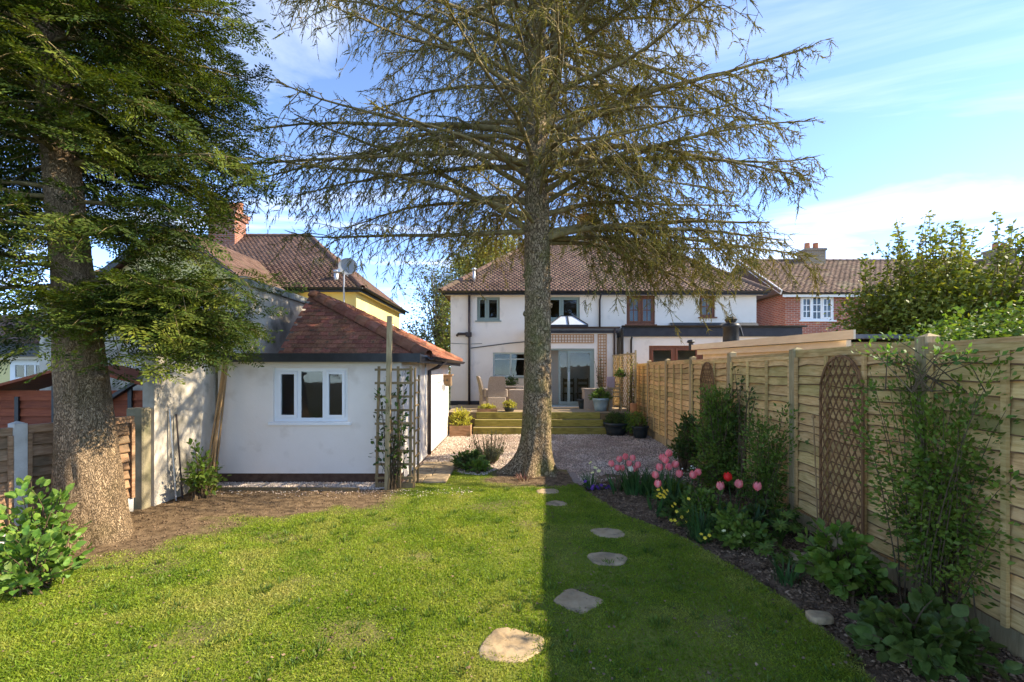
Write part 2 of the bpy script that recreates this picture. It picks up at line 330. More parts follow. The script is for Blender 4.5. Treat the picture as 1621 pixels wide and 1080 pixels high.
# ------------------------------------------------------------------ geometry helpers
class MB:
    """Collects quads, boxes and tubes that become ONE mesh."""
    def __init__(s): s.v = []; s.f = []
    def add(s, V, F):
        o = len(s.v); s.v.extend([tuple(p) for p in V]); s.f.extend([tuple(i + o for i in f) for f in F]); return s
    def box(s, x0, x1, y0, y1, z0, z1):
        return s.add([(x0, y0, z0), (x1, y0, z0), (x1, y1, z0), (x0, y1, z0), (x0, y0, z1), (x1, y0, z1), (x1, y1, z1), (x0, y1, z1)],
                     [(0, 3, 2, 1), (4, 5, 6, 7), (0, 1, 5, 4), (1, 2, 6, 5), (2, 3, 7, 6), (3, 0, 4, 7)])
    def bbox(s, x0, x1, y0, y1, z0, z1, b=.01):
        """box with chamfered vertical and top edges"""
        o = [(x0 + b, y0), (x1 - b, y0), (x1, y0 + b), (x1, y1 - b), (x1 - b, y1), (x0 + b, y1), (x0, y1 - b), (x0, y0 + b)]
        cx, cy = (x0 + x1) / 2, (y0 + y1) / 2
        i_ = [(cx + (x - cx) * (1 - 2 * b / (x1 - x0)), cy + (y - cy) * (1 - 2 * b / (y1 - y0))) for x, y in o]
        V = [(x, y, z0) for x, y in o] + [(x, y, z1 - b) for x, y in o] + [(x, y, z1) for x, y in i_]
        F = [(7, 6, 5, 4, 3, 2, 1, 0), (16, 17, 18, 19, 20, 21, 22, 23)]
        for k in range(8):
            n = (k + 1) % 8
            F += [(k, n, n + 8, k + 8), (k + 8, n + 8, n + 16, k + 16)]
        return s.add(V, F)
    def bar(s, a, b, w, t, up=(0, 0, 1)):
        """rectangular bar from a to b, w across, t along the up side"""
        a, b, up = Vector(a), Vector(b), Vector(up)
        d = (b - a).normalized(); x = d.cross(up)
        if x.length < 1e-4: x = d.cross(Vector((1, 0, 0)))
        x.normalize(); y = x.cross(d)
        V = [p + x * sx * w / 2 + y * sy * t / 2 for p in (a, b) for sx, sy in ((-1, -1), (1, -1), (1, 1), (-1, 1))]
        return s.add(V, [(0, 1, 2, 3), (7, 6, 5, 4), (0, 4, 5, 1), (1, 5, 6, 2), (2, 6, 7, 3), (3, 7, 4, 0)])
    def tube(s, pts, radii, n=6, cap=True):
        pts = [Vector(p) for p in pts]
        if not hasattr(radii, '__len__'): radii = [radii] * len(pts)
        V = []; prev = None
        for i, p in enumerate(pts):
            d = (pts[min(i + 1, len(pts) - 1)] - pts[max(i - 1, 0)])
            d = d.normalized() if d.length > 1e-9 else Vector((0, 0, 1))
            if prev is None:
                x = d.cross(Vector((0, 0, 1)))
                if x.length < .05: x = d.cross(Vector((0, 1, 0)))
            else:
                x = prev - d * prev.dot(d)
            x.normalize(); prev = x; y = d.cross(x)
            for k in range(n):
                a = 2 * math.pi * k / n
                V.append(p + (x * math.cos(a) + y * math.sin(a)) * radii[i])
        F = []
        for i in range(len(pts) - 1):
            for k in range(n):
                F.append((i * n + k, i * n + (k + 1) % n, (i + 1) * n + (k + 1) % n, (i + 1) * n + k))
        if cap:
            F.append(tuple(range(n - 1, -1, -1))); F.append(tuple((len(pts) - 1) * n + k for k in range(n)))
        return s.add(V, F)
    def lathe(s, prof, c=(0, 0, 0), n=20):
        V = [(c[0] + r * math.cos(2 * math.pi * k / n), c[1] + r * math.sin(2 * math.pi * k / n), c[2] + z) for r, z in prof for k in range(n)]
        F = [(i * n + k, i * n + (k + 1) % n, (i + 1) * n + (k + 1) % n, (i + 1) * n + k) for i in range(len(prof) - 1) for k in range(n)]
        return s.add(V, F)
    def prism(s, poly, z0, z1):
        n = len(poly)
        V = [(x, y, z0) for x, y in poly] + [(x, y, z1) for x, y in poly]
        return s.add(V, [tuple(range(n - 1, -1, -1)), tuple(range(n, 2 * n))] + [(k, (k + 1) % n, (k + 1) % n + n, k + n) for k in range(n)])
    def wall(s, o, u, width, z0, z1, th, holes=()):
        """upright slab with real openings; o = left foot of the outer face, u = direction along it, thickness goes to the inside; holes = (u0,u1,z0,z1)"""
        o = Vector(o); u = Vector(u).normalized(); n = Vector((-u.y, u.x, 0))
        us = sorted({0.0, width, *[h[0] for h in holes], *[h[1] for h in holes]})
        zs = sorted({z0, z1, *[h[2] for h in holes], *[h[3] for h in holes]})
        nu, nz = len(us), len(zs)
        def solid(i, j):
            if i < 0 or j < 0 or i >= nu - 1 or j >= nz - 1: return False
            a, b = (us[i] + us[i + 1]) / 2, (zs[j] + zs[j + 1]) / 2
            return not any(h[0] < a < h[1] and h[2] < b < h[3] for h in holes)
        P = lambda a, z, d: o + u * a + n * d + Vector((0, 0, z))
        for i in range(nu - 1):
            for j in range(nz - 1):
                if not solid(i, j): continue
                a, b, c, d = us[i], us[i + 1], zs[j], zs[j + 1]
                s.add([P(a, c, 0), P(b, c, 0), P(b, d, 0), P(a, d, 0)], [(0, 1, 2, 3)])
                s.add([P(a, c, th), P(b, c, th), P(b, d, th), P(a, d, th)], [(3, 2, 1, 0)])
                for ok, q in ((solid(i - 1, j), (a, c, a, d)), (solid(i + 1, j), (b, d, b, c)), (solid(i, j - 1), (b, c, a, c)), (solid(i, j + 1), (a, d, b, d))):
                    if not ok:
                        s.add([P(q[0], q[1], 0), P(q[2], q[3], 0), P(q[2], q[3], th), P(q[0], q[1], th)], [(0, 1, 2, 3)])
        return s
    def mesh(s, name, origin=(0, 0, 0), smooth=False):
        me = bpy.data.meshes.new(name)
        o = Vector(origin)
        me.from_pydata([Vector(p) - o for p in s.v], [], s.f)
        if smooth:
            me.polygons.foreach_set('use_smooth', [True] * len(me.polygons))
        me.update()
        return me

def world_loc(o):
    p = Vector((0, 0, 0))
    while o is not None:
        p += o.location; o = o.parent
    return p

def link(name, me, m=None, parent=None, loc=(0, 0, 0), rot=(0, 0, 0)):
    if m is not None and not me.materials: me.materials.append(m)
    o = bpy.data.objects.new(name, me); COL.objects.link(o)
    o.parent = parent; o.location = loc; o.rotation_euler = rot
    return o

def tag(o, label=None, cat=None, group=None, kind=None):
    for k, v in (('label', label), ('category', cat), ('group', group), ('kind', kind)):
        if v: o[k] = v
    return o

def thing(name, label, cat, loc=(0, 0, 0), group=None, rotz=0.0):
    o = bpy.data.objects.new(name, None); COL.objects.link(o)
    o.empty_display_size = .1
    o.location = loc; o.rotation_euler = (0, 0, rotz)
    return tag(o, label, cat, group)

def part(parent, name, mb, m, smooth=False, label=None, kind=None, local=False):
    """a mesh given in world coordinates (or the thing's own, local=True) as a child of parent"""
    me = mb.mesh(name, (0, 0, 0) if local else world_loc(parent), smooth)
    return tag(link(name, me, m, parent), label, kind=kind)

def single(name, mb, m, label, cat, loc, group=None, smooth=False):
    """a thing that is one mesh"""
    o = link(name, mb.mesh(name, loc, smooth), m, None, loc)
    return tag(o, label, cat, group)

def struct(name, mb, m, smooth=False, kind='structure'):
    return tag(link(name, mb.mesh(name, (0, 0, 0), smooth), m), kind=kind)

def duplicate(o, parent=None):
    c = o.copy(); COL.objects.link(c)
    if parent is not None: c.parent = parent
    for ch in list(o.children): duplicate(ch, c)
    return c

class TRI:
    """numpy triangle collector for leaves, blades, stones, tiles"""
    def __init__(s): s.V = []; s.F = []; s.n = 0
    def add(s, tv, tf, mats, pos):
        tv = np.asarray(tv, float); tf = np.asarray(tf, int); N = len(pos)
        if N == 0: return
        v = np.einsum('nij,kj->nki', mats, tv) + np.asarray(pos)[:, None, :]
        f = tf[None, :, :] + (np.arange(N) * len(tv))[:, None, None] + s.n
        s.V.append(v.reshape(-1, 3)); s.F.append(f.reshape(-1, 3)); s.n += N * len(tv)
    def raw(s, v, f):
        v = np.asarray(v, float).reshape(-1, 3); s.V.append(v); s.F.append(np.asarray(f, int).reshape(-1, 3) + s.n); s.n += len(v)
    def mesh(s, name, origin=(0, 0, 0), smooth=False):
        v = np.concatenate(s.V) - np.asarray(origin); f = np.concatenate(s.F)
        me = bpy.data.meshes.new(name)
        me.vertices.add(len(v)); me.vertices.foreach_set('co', v.ravel().astype(np.float32))
        me.loops.add(f.size); me.loops.foreach_set('vertex_index', f.ravel().astype(np.int32))
        me.polygons.add(len(f)); me.polygons.foreach_set('loop_start', np.arange(0, f.size, 3, dtype=np.int32))
        if smooth: me.polygons.foreach_set('use_smooth', np.ones(len(f), bool))
        me.update(calc_edges=True)
        return me

def unit(a): return a / np.maximum(np.linalg.norm(a, axis=-1, keepdims=True), 1e-9)
def frames(d, up, scale, wide=None, thick=None):
    """N matrices whose Y runs along d and whose Z leans towards up"""
    d = unit(np.asarray(d, float)); up = np.broadcast_to(np.asarray(up, float), d.shape)
    x = np.cross(d, up); bad = np.linalg.norm(x, axis=1) < 1e-3
    x[bad] = np.cross(d[bad], [1.0, .3, 0]); x = unit(x); z = np.cross(x, d)
    scale = np.broadcast_to(np.asarray(scale, float), (len(d),)); wide = scale if wide is None else np.broadcast_to(wide, (len(d),))
    thick = scale if thick is None else np.broadcast_to(thick, (len(d),))
    return np.stack([x * wide[:, None], d * scale[:, None], z * thick[:, None]], axis=2)

OVAL_V = [(0, 0, 0), (0, .33, -.01), (0, .66, -.02), (0, 1, -.10)]
for s_ in (-1, 1): OVAL_V += [(s_ * .15, .10, .03), (s_ * .265, .30, .06), (s_ * .275, .52, .055), (s_ * .19, .76, .02), (s_ * .08, .92, -.04)]
OVAL_F = [(0, 1, 4), (4, 1, 5), (5, 1, 6), (6, 1, 2), (6, 2, 7), (7, 2, 8), (8, 2, 3), (0, 9, 1), (9, 10, 1), (10, 11, 1), (11, 2, 1), (11, 12, 2), (12, 13, 2), (13, 3, 2)]
SMALL_V = [(0, 0, 0), (-.27, .45, .06), (.27, .45, .06), (0, 1, -.05)]
SMALL_F = [(0, 2, 1), (1, 2, 3)]

def inside(poly, x, y):
    c = False; n = len(poly)
    for i in range(n):
        x0, y0 = poly[i]; x1, y1 = poly[(i + 1) % n]
        if (y0 > y) != (y1 > y) and x < (x1 - x0) * (y - y0) / (y1 - y0) + x0: c = not c
    return c
def inside_np(poly, x, y):
    c = np.zeros(len(x), bool); n = len(poly)
    for i in range(n):
        x0, y0 = poly[i]; x1, y1 = poly[(i + 1) % n]
        if y0 == y1: continue
        c ^= ((y0 > y) != (y1 > y)) & (x < (x1 - x0) * (y - y0) / (y1 - y0) + x0)
    return c

# ------------------------------------------------------------------ roof tiles laid in courses on a plane
TILE_V = [(-.5, 0, 0), (.5, 0, 0), (.5, 1, 0), (-.5, 1, 0), (-.5, 0, 1), (0, 0, 1.06), (.5, 0, 1), (.5, 1, 1), (-.5, 1, 1)]
TILE_F = [(0, 1, 6), (0, 6, 5), (0, 5, 4), (4, 5, 7), (5, 6, 7), (4, 7, 8), (1, 2, 7), (1, 7, 6), (0, 4, 8), (0, 8, 3)]
def tile_slope(corner, u, up_pt, poly, tw=.165, gauge=.115, th=.013, lap=1.55, jit=.004, seed=1):
    """positions and frames of the tiles of one slope: corner = a point on the eave, u along the eave, up_pt a point up the slope, poly = outline in (along, up) metres"""
    rg = np.random.default_rng(seed)
    c = Vector(corner); u = Vector(u).normalized(); w = Vector(up_pt) - c; w = (w - u * w.dot(u)).normalized(); n = u.cross(w)
    if n.z < 0: n = -n
    xs = [p[0] for p in poly]; ys = [p[1] for p in poly]
    P, Mx = [], []
    rows = int((max(ys)) / gauge) + 1
    for j in range(rows):
        y = j * gauge - .03
        x = min(xs) - tw * (0.5 if j % 2 else 0)
        while x < max(xs) + tw:
            if inside(poly, x, max(y + gauge * .5, .001)):
                tilt = .085 + rg.normal(0, .012); roll = rg.normal(0, .008)
                d = (w - n * tilt).normalized(); xx = (u + n * roll).normalized(); nn = xx.cross(d)
                if nn.dot(n) < 0: nn = -nn
                pos = c + u * (x + rg.normal(0, jit)) + w * (y + rg.normal(0, jit)) + n * (.016 + abs(rg.normal(0, .002)))
                P.append(pos[:])
                Mx.append([[xx[k] * tw * .988, d[k] * gauge * lap, nn[k] * th] for k in range(3)])
            x += tw
    return np.array(P), np.array(Mx)

def half_tiles(a, b, r, step, thick=.012, n=7):
    """half-round hip or ridge tiles from a to b, each overlapping the next; yields a mesh builder per tile"""
    a, b = Vector(a), Vector(b); L = (b - a).length; d = (b - a) / L
    x = d.cross(Vector((0, 0, 1))).normalized(); y = x.cross(d)
    k = 0; t = 0.0
    while t < L - step * .3:
        m = MB(); V = []
        for (tt, rr) in ((t - .02, r * 1.06), (min(t + step, L), r * .93)):
            for q in range(n):
                an = math.pi * (-.05 + 1.1 * q / (n - 1))
                V.append(a + d * tt + x * math.cos(an) * rr + y * (math.sin(an) * rr - .25 * r))
            for q in range(n):
                an = math.pi * (-.05 + 1.1 * q / (n - 1))
                V.append(a + d * tt + x * math.cos(an) * (rr - thick) + y * (math.sin(an) * (rr - thick) - .25 * r))
        F = []
        for q in range(n - 1):
            F += [(q, q + 1, 2 * n + q + 1, 2 * n + q), (n + q + 1, n + q, 3 * n + q, 3 * n + q + 1), (q + 1, q, n + q, n + q + 1), (2 * n + q, 2 * n + q + 1, 3 * n + q + 1, 3 * n + q)]
        m.add(V, F); yield m
        t += step; k += 1

# ------------------------------------------------------------------ windows (they face -Y)
def window(parent, x0, x1, z0, z1, y, m, lights=(1,), bar=.055, rec=.06, sill=True, sashes=(), muntins=(0, 0), top=None, blind=None, sillm=None, name='window'):
    """frame with mullions; every light gets a pane, opening lights get a casement; y = wall face, the frame sits rec behind it"""
    f = MB(); yf = y + rec; d = .06
    f.box(x0, x1, yf, yf + d, z1 - bar, z1); f.box(x0, x1, yf, yf + d, z0, z0 + bar)
    f.box(x0, x0 + bar, yf, yf + d, z0 + bar, z1 - bar); f.box(x1 - bar, x1, yf, yf + d, z0 + bar, z1 - bar)
    tot = float(sum(lights)); xs = [x0 + bar / 2]; W = (x1 - x0 - bar)
    for l in lights: xs.append(xs[-1] + W * l / tot)
    for xm in xs[1:-1]:
        f.box(xm - bar / 2, xm + bar / 2, yf, yf + d, z0 + bar, z1 - bar)
    w = part(parent, name, f, m)
    for i in range(len(lights)):
        a, b = xs[i] + bar / 2, xs[i + 1] - bar / 2
        zz = [(z0 + bar, z1 - bar)]
        if top and i in top:
            zt = z1 - (z1 - z0) * top[i]
            part(w, 'transom', MB().box(a, b, yf + .002, yf + d - .002, zt - bar * .35, zt + bar * .35), m)
            zz = [(z0 + bar, zt - bar * .35), (zt + bar * .35, z1 - bar)]
        for (za, zb) in zz:
            if i in sashes:
                s_ = bar * .8; c = MB()
                c.box(a + .003, b - .003, yf - .018, yf + .035, zb - s_, zb - .003); c.box(a + .003, b - .003, yf - .018, yf + .035, za + .003, za + s_)
                c.box(a + .003, a + s_, yf - .018, yf + .035, za + s_, zb - s_); c.box(b - s_, b - .003, yf - .018, yf + .035, za + s_, zb - s_)
                part(w, 'casement', c, m)
                a2, b2, za2, zb2 = a + s_, b - s_, za + s_, zb - s_
            else:
                a2, b2, za2, zb2 = a, b, za, zb
            part(w, 'pane', MB().box(a2 - .004, b2 + .004, yf + .012, yf + .018, za2 - .004, zb2 + .004), M_GLASS)
            if muntins != (0, 0):
                g = MB(); h = .016
                for q in range(1, muntins[0] + 1):
                    xm = a2 + (b2 - a2) * q / (muntins[0] + 1); g.box(xm - h, xm + h, yf + .004, yf + .026, za2, zb2)
                for q in range(1, muntins[1] + 1):
                    zm = za2 + (zb2 - za2) * q / (muntins[1] + 1); g.box(a2, b2, yf + .002, yf + .028, zm - h, zm + h)
                part(w, 'glazing_bar', g, m)
            if blind and i in blind:
                zb3 = zb2 - (zb2 - za2) * blind[i]
                part(w, 'blind', MB().box(a2, b2, yf + .07, yf + .085, zb3, zb2), M_CUSHION)
    if sill:
        part(w, 'sill', MB().box(x0 - .06, x1 + .06, y - .05, yf - .002, z0 - .05, z0 - .004), sillm or m)
    return w

def gutter(parent, a, b, r=.055, m=None):
    """half-round gutter from a to b"""
    a, b = Vector(a), Vector(b); d = (b - a).normalized(); x = d.cross(Vector((0, 0, 1))); n = 8; V = []
    for p in (a, b):
        for rr in (r, r - .008):
            for q in range(n):
                an = math.pi + math.pi * q / (n - 1)
                V.append(p + x * math.cos(an) * rr + Vector((0, 0, math.sin(an) * rr)))
    F = []
    for q in range(n - 1):
        F += [(q, q + 1, 2 * n + q + 1, 2 * n + q), (n + q + 1, n + q, 3 * n + q, 3 * n + q + 1), (q + 1, q, n + q, n + q + 1), (2 * n + q, 2 * n + q + 1, 3 * n + q + 1, 3 * n + q)]
    F += [(0, n, 3 * n, 2 * n), (n - 1, 3 * n - 1, 4 * n - 1, 2 * n - 1)]
    return part(parent, 'gutter', MB().add(V, F), m or M_PIPE, True)

def pot_mesh(c, r, h, lip=.02):
    return MB().lathe([(r * .0, 0), (r * .72, 0), (r * .86, h * .4), (r * .97, h * .82), (r + lip, h * .84), (r + lip, h), (r * .93, h), (r * .9, h * .86), (0, h * .86)], c, 18)
# ================================================================== the ground
def bed_edge(y):
    """x of the lawn's curved edge along the flower bed"""
    ys = [1.0, 2.0, 2.97, 3.5, 4.28, 5.13, 6.04, 6.9, 7.43, 7.6]; xs = [1.9, 2.1, 2.22, 2.29, 2.15, 1.93, 1.45, 1.22, 1.12, 1.05]
    return np.interp(y, ys, xs)
def fence_x(y): return 3.32 + .066 * (y - 3.69)
def left_fence_x(y): return -5.0 - .294 * (6.3 - y)

def nz(x, y, s, seed=0.0): return mnoise.noise(Vector((x * s + seed, y * s - seed, seed * .7)))

def grid_sheet(name, x0, x1, y0, y1, nx, ny, hfun, keep=None, attr=None, m=None, kind='structure'):
    xs = np.linspace(x0, x1, nx + 1); ys = np.linspace(y0, y1, ny + 1)
    idx = {}; V = []; F = []; A = []
    for j in range(ny):
        for i in range(nx):
            cx, cy = (xs[i] + xs[i + 1]) / 2, (ys[j] + ys[j + 1]) / 2
            if keep and not keep(cx, cy): continue
            f = []
            for a, b in ((i, j), (i + 1, j), (i + 1, j + 1), (i, j + 1)):
                if (a, b) not in idx:
                    idx[(a, b)] = len(V); V.append((xs[a], ys[b], hfun(xs[a], ys[b])))
                    if attr: A.append(attr(xs[a], ys[b]))
                f.append(idx[(a, b)])
            F.append(tuple(f))
    me = bpy.data.meshes.new(name); me.from_pydata(V, [], F)
    me.polygons.foreach_set('use_smooth', [True] * len(F))
    if attr:
        at = me.attributes.new('bare', 'FLOAT', 'POINT'); at.data.foreach_set('value', A)
    me.update()
    return tag(link(name, me, m), kind=kind)

struct('ground', MB().add([(-700, -60, -.09), (700, -60, -.09), (700, 1200, -.09), (-700, 1200, -.09)], [(0, 1, 2, 3)]), M_GROUND)

def bare(x, y):
    """how worn the turf is: the trodden strip before the white wall, under the old tree and by the fence, odd scuffs"""
    b = 0.0
    n = nz(x, y, 1.1, 3.3) * .45 + nz(x, y, 3.7, 9.1) * .35
    d = (y - (6.45 + .10 * (x + 2.4))) if x < -1.3 else -1
    b = max(b, min(1, max(0, (d + .75 + n * 1.0) / .45)) * min(1, max(0, (-1.45 - x) / .5)))
    d2 = math.hypot((x + 4.6) / 1.25, (y - 5.35) / .95); b = max(b, min(1, max(0, (1.25 - d2 + n * .8) / .45)))
    d3 = x - left_fence_x(y); b = max(b, min(1, max(0, (1.05 - d3 + n * .8) / .5)))
    d4 = math.hypot(x - .35, y - 8.2); b = max(b, min(1, max(0, (.95 - d4 + n * .4) / .3)))
    for cx, cy, r in ((-1.4, 5.6, .3), (-2.2, 3.3, .28), (.2, 5.6, .22), (-.9, 4.6, .2), (1.5, 3.4, .22), (1.2, 2.8, .18), (-.35, 6.35, .35), (.05, 6.5, .3), (-1.9, 4.1, .22), (-1.1, 3.25, .25), (.62, 3.95, .18), (-2.6, 5.15, .3), (-3.3, 4.4, .3)):
        b = max(b, .45 * min(1, max(0, (r * (1 + n * 1.6) - math.hypot(x - cx, (y - cy) * 1.4)) / .18)))
    e = bed_edge(y) - x
    b = max(b, min(1, max(0, (.05 - e + n * .05) / .05)))
    return b
def lawn_h(x, y): return .012 * nz(x, y, .8, 1.0) + .006 * nz(x, y, 5, 2.0)
m_lawn = bpy.data.materials.new('turf'); m_lawn.use_nodes = True
t = m_lawn.node_tree; N, L = t.nodes, t.links; bs = N['Principled BSDF']; bs.inputs['Roughness'].default_value = .97; bs.inputs['Specular IOR Level'].default_value = .1
co = N.new('ShaderNodeTexCoord'); at = N.new('ShaderNodeAttribute'); at.attribute_name = 'bare'
n1 = N.new('ShaderNodeTexNoise'); n1.inputs['Scale'].default_value = 1.3; n1.inputs['Detail'].default_value = 8; L.new(co.outputs['Object'], n1.inputs['Vector'])
r1 = N.new('ShaderNodeValToRGB'); r1.color_ramp.elements[0].position = .35; r1.color_ramp.elements[0].color = (.09, .13, .018, 1); r1.color_ramp.elements[1].position = .68; r1.color_ramp.elements[1].color = (.21, .21, .045, 1)
L.new(n1.outputs['Fac'], r1.inputs[0])
n2 = N.new('ShaderNodeTexNoise'); n2.inputs['Scale'].default_value = 9; n2.inputs['Detail'].default_value = 8; L.new(co.outputs['Object'], n2.inputs['Vector'])
r2 = N.new('ShaderNodeValToRGB'); r2.color_ramp.elements[0].position = .32; r2.color_ramp.elements[0].color = (.075, .049, .028, 1); r2.color_ramp.elements[1].position = .7; r2.color_ramp.elements[1].color = (.23, .16, .095, 1)
L.new(n2.outputs['Fac'], r2.inputs[0])
mx = N.new('ShaderNodeMix'); mx.data_type = 'RGBA'; L.new(at.outputs['Fac'], mx.inputs['Factor']); L.new(r1.outputs[0], mx.inputs['A']); L.new(r2.outputs[0], mx.inputs['B'])
L.new(mx.outputs['Result'], bs.inputs['Base Color'])
n3 = N.new('ShaderNodeTexNoise'); n3.inputs['Scale'].default_value = 45; n3.inputs['Detail'].default_value = 6; L.new(co.outputs['Object'], n3.inputs['Vector'])
bp = N.new('ShaderNodeBump'); bp.inputs['Strength'].default_value = .8; bp.inputs['Distance'].default_value = .02; L.new(n3.outputs['Fac'], bp.inputs['Height']); L.new(bp.outputs[0], bs.inputs['Normal'])
grid_sheet('lawn', -6.6, 2.4, .6, 8.7, 130, 120, lawn_h, keep=lambda x, y: x < bed_edge(y) and (y < 7.25 or x > -1.75) and x < (9 if y < 7.5 else 1.14) and (y < 7.7 or x > -1.1), attr=bare, m=m_lawn)

def bed_h(x, y):
    e = min(x - bed_edge(y), 3.9 - x)
    return -.035 + .05 * min(1, max(0, e / .5)) + .018 * nz(x, y, 4, 5) + .012 * nz(x, y, 13, 6)
grid_sheet('flower_bed', 1.0, 3.75, .6, 8.2, 90, 200, bed_h, keep=lambda x, y: x > bed_edge(y) - .04 and x < fence_x(y) - .01, m=M_SOIL)
grid_sheet('gravel_bed', -1.85, 4.1, 7.45, 13.6, 60, 60, lambda x, y: -.012 + .012 * nz(x, y, 1.5, 4), keep=lambda x, y: x < fence_x(y) + .05 and (x > bed_edge(min(y, 7.6)) or y > 8.6 or x < -1.05), m=mat('gravel_base', [(.20, .15, .12), (.36, .29, .24)], .95, 30, bump=.8, bscale=60, island=0))
struct('gravel_strip', MB().box(-4.82, -2.05, 7.2, 7.64, -.05, .012), MATS['gravel_base'])
struct('neighbour_paving', MB().box(4.3, 10.5, 6.0, 16.0, -.08, -.02), M_SEAT)

# loose gravel: real stones
def stones(name, n, xy, size, m, z=.0, seed=1, kind='stuff'):
    rg = np.random.default_rng(seed)
    P = []
    while len(P) < n:
        x, y, ok = xy(rg)
        if ok: P.append((x, y, z))
    P = np.array(P); n = len(P)
    s = size * rg.uniform(.55, 1.35, n)
    P[:, 2] += s * .25
    v = np.array([(1, 0, 0), (-.9, .2, 0), (.1, .8, 0), (-.1, -.85, 0), (.1, .1, .55), (0, 0, -.5)])
    f = [(0, 2, 4), (2, 1, 4), (1, 3, 4), (3, 0, 4), (2, 0, 5), (1, 2, 5), (3, 1, 5), (0, 3, 5)]
    d = rg.normal(0, 1, (n, 3)); d[:, 2] *= .35
    M_ = frames(d, np.column_stack([rg.normal(0, .3, n), rg.normal(0, .3, n), np.ones(n)]), s * .85, s, s * .9)
    T = TRI(); T.add(v, f, M_, P)
    return tag(link(name, T.mesh(name), m), kind=kind)
def xy_gravel(rg):
    y = 7.5 + 6.0 * rg.random() ** 1.25; x = rg.uniform(-1.8, 3.95)
    if math.hypot(x - .35, (y - 8.15)) < .8 or (x < -1.0 and y < 9.3): return x, y, False
    if x < 1.15 and y < 8.5 + .3 * math.sin(x * 3): return x, y, False
    return x, y, x < fence_x(y) - .06 and x > bed_edge(min(y, 7.6)) - (9 if y > 8 else 0)
stones('gravel', 27000, xy_gravel, .019, M_STONE, 0, 2)
stones('gravel', 3800, lambda rg: (rg.uniform(-4.8, -2.0), rg.uniform(7.2, 7.63), True), .016, M_STONE, .015, 3)
stones('scattered_gravel', 500, lambda rg: ((x := rg.uniform(-4.6, -.6)), 7.0 + .2 * rg.random() + .12 * rg.normal(), True), .014, M_STONE, 0, 4)
def xy_bed(rg):
    y = 2.0 + 5.6 * rg.random() ** 1.5; x = rg.uniform(1.0, 3.6)
    return x, y, bed_edge(y) - .02 < x < fence_x(y) - .03
def chips(name, n, xy, seed, size, m, h):
    rg = np.random.default_rng(seed); P = []
    while len(P) < n:
        x, y, ok = xy(rg)
        if ok: P.append((x, y, h(x, y) + .006))
    P = np.array(P); n = len(P); d = rg.normal(0, 1, (n, 3)); d[:, 2] *= .3
    s = size * rg.uniform(.4, 1.5, n)
    T = TRI(); T.add([(-.3, 0, 0), (.3, .05, 0), (.22, 1, .05), (-.25, .9, -.05), (0, .5, .25)], [(0, 1, 4), (1, 2, 4), (2, 3, 4), (3, 0, 4), (0, 3, 1), (1, 3, 2)], frames(d, rg.normal(0, .45, (n, 3)) + [0, 0, 1], s), P)
    return tag(link(name, T.mesh(name), m), kind='stuff')
chips('bark_mulch', 15000, xy_bed, 5, .030, M_CHIP, bed_h)
def xy_litter(rg):
    x = rg.uniform(-6, 1.2); y = rg.uniform(2.6, 8.4)
    return x, y, x < bed_edge(y) and (y < 7.2 or (x > -1 and y < 8.4)) and x > left_fence_x(min(y, 6.3)) and bare(x, y) > .35 + .5 * rg.random()
chips('leaf_litter', 2600, xy_litter, 6, .02, mat('dry_litter', [(.09, .055, .033), (.17, .11, .065), (.27, .19, .115)], .95, 9, bump=0, island=.5), lawn_h)

# grass: every blade a triangle pair, thinner where the turf is worn
def grass():
    rg = np.random.default_rng(21); n = 500000
    y = 1.9 + 6.6 * rg.random(n) ** 1.75; x = rg.uniform(-6.4, 2.35, n)
    lim = np.abs(x) < 1.16 * y + .4
    ok = lim & (x < bed_edge(y) + .01) & ((y < 7.0) | (x > -1.75)) & (x < np.where(y > 7.6, .9, 9)) & (x > -5.0 - .294 * (6.3 - y))
    x, y = x[ok], y[ok]
    gx, gy = np.linspace(-6.6, 2.5, 150), np.linspace(1.5, 8.7, 150)
    B = np.array([[bare(a, b) for a in gx] for b in gy])
    PT = np.array([[nz(a, b, .9, 7.7) + .6 * nz(a, b, 3.1, 4.4) for a in gx] for b in gy])
    def samp(G, x, y):
        i = np.clip((x - gx[0]) / (gx[1] - gx[0]), 0, 148.99); j = np.clip((y - gy[0]) / (gy[1] - gy[0]), 0, 148.99)
        i0, j0 = i.astype(int), j.astype(int); a, b = i - i0, j - j0
        return (G[j0, i0] * (1 - a) + G[j0, i0 + 1] * a) * (1 - b) + (G[j0 + 1, i0] * (1 - a) + G[j0 + 1, i0 + 1] * a) * b
    b = samp(B, x, y); keep = rg.random(len(x)) > b * 1.12
    for sx, sy, sr in STONES_XY:
        keep &= np.hypot(x - sx, (y - sy)) > sr * (.72 + .17 * rg.random(len(x)))
    x, y, b = x[keep], y[keep], b[keep]; p = samp(PT, x, y); n = len(x)
    h = (.016 + .014 * rg.random(n) + .010 * p) * (1 - .45 * b); h *= np.where(rg.random(n) < .02, 1.5, 1)
    an = rg.random(n) * 2 * math.pi; lean = rg.uniform(.2, 1.5, n)
    d = np.column_stack([np.cos(an) * lean, np.sin(an) * lean, np.ones(n)])
    up = np.column_stack([np.cos(an + 1.5), np.sin(an + 1.5), np.zeros(n)]) + rg.normal(0, .4, (n, 3))
    w = rg.uniform(.0028, .0052, n) * (1 + .12 * np.maximum(y - 3, 0))
    LH = np.array([[lawn_h(a, c) for a in gx] for c in gy]); zz = samp(LH, x, y) - .002
    T = TRI(); T.add([(-1, 0, 0), (1, 0, 0), (.55, .6, 0), (0, 1, .18)], [(0, 1, 2), (0, 2, 3)], frames(d, up, h, w, h), np.column_stack([x, y, zz]))
    o = tag(link('grass', T.mesh('grass'), L_GRASS), kind='stuff')
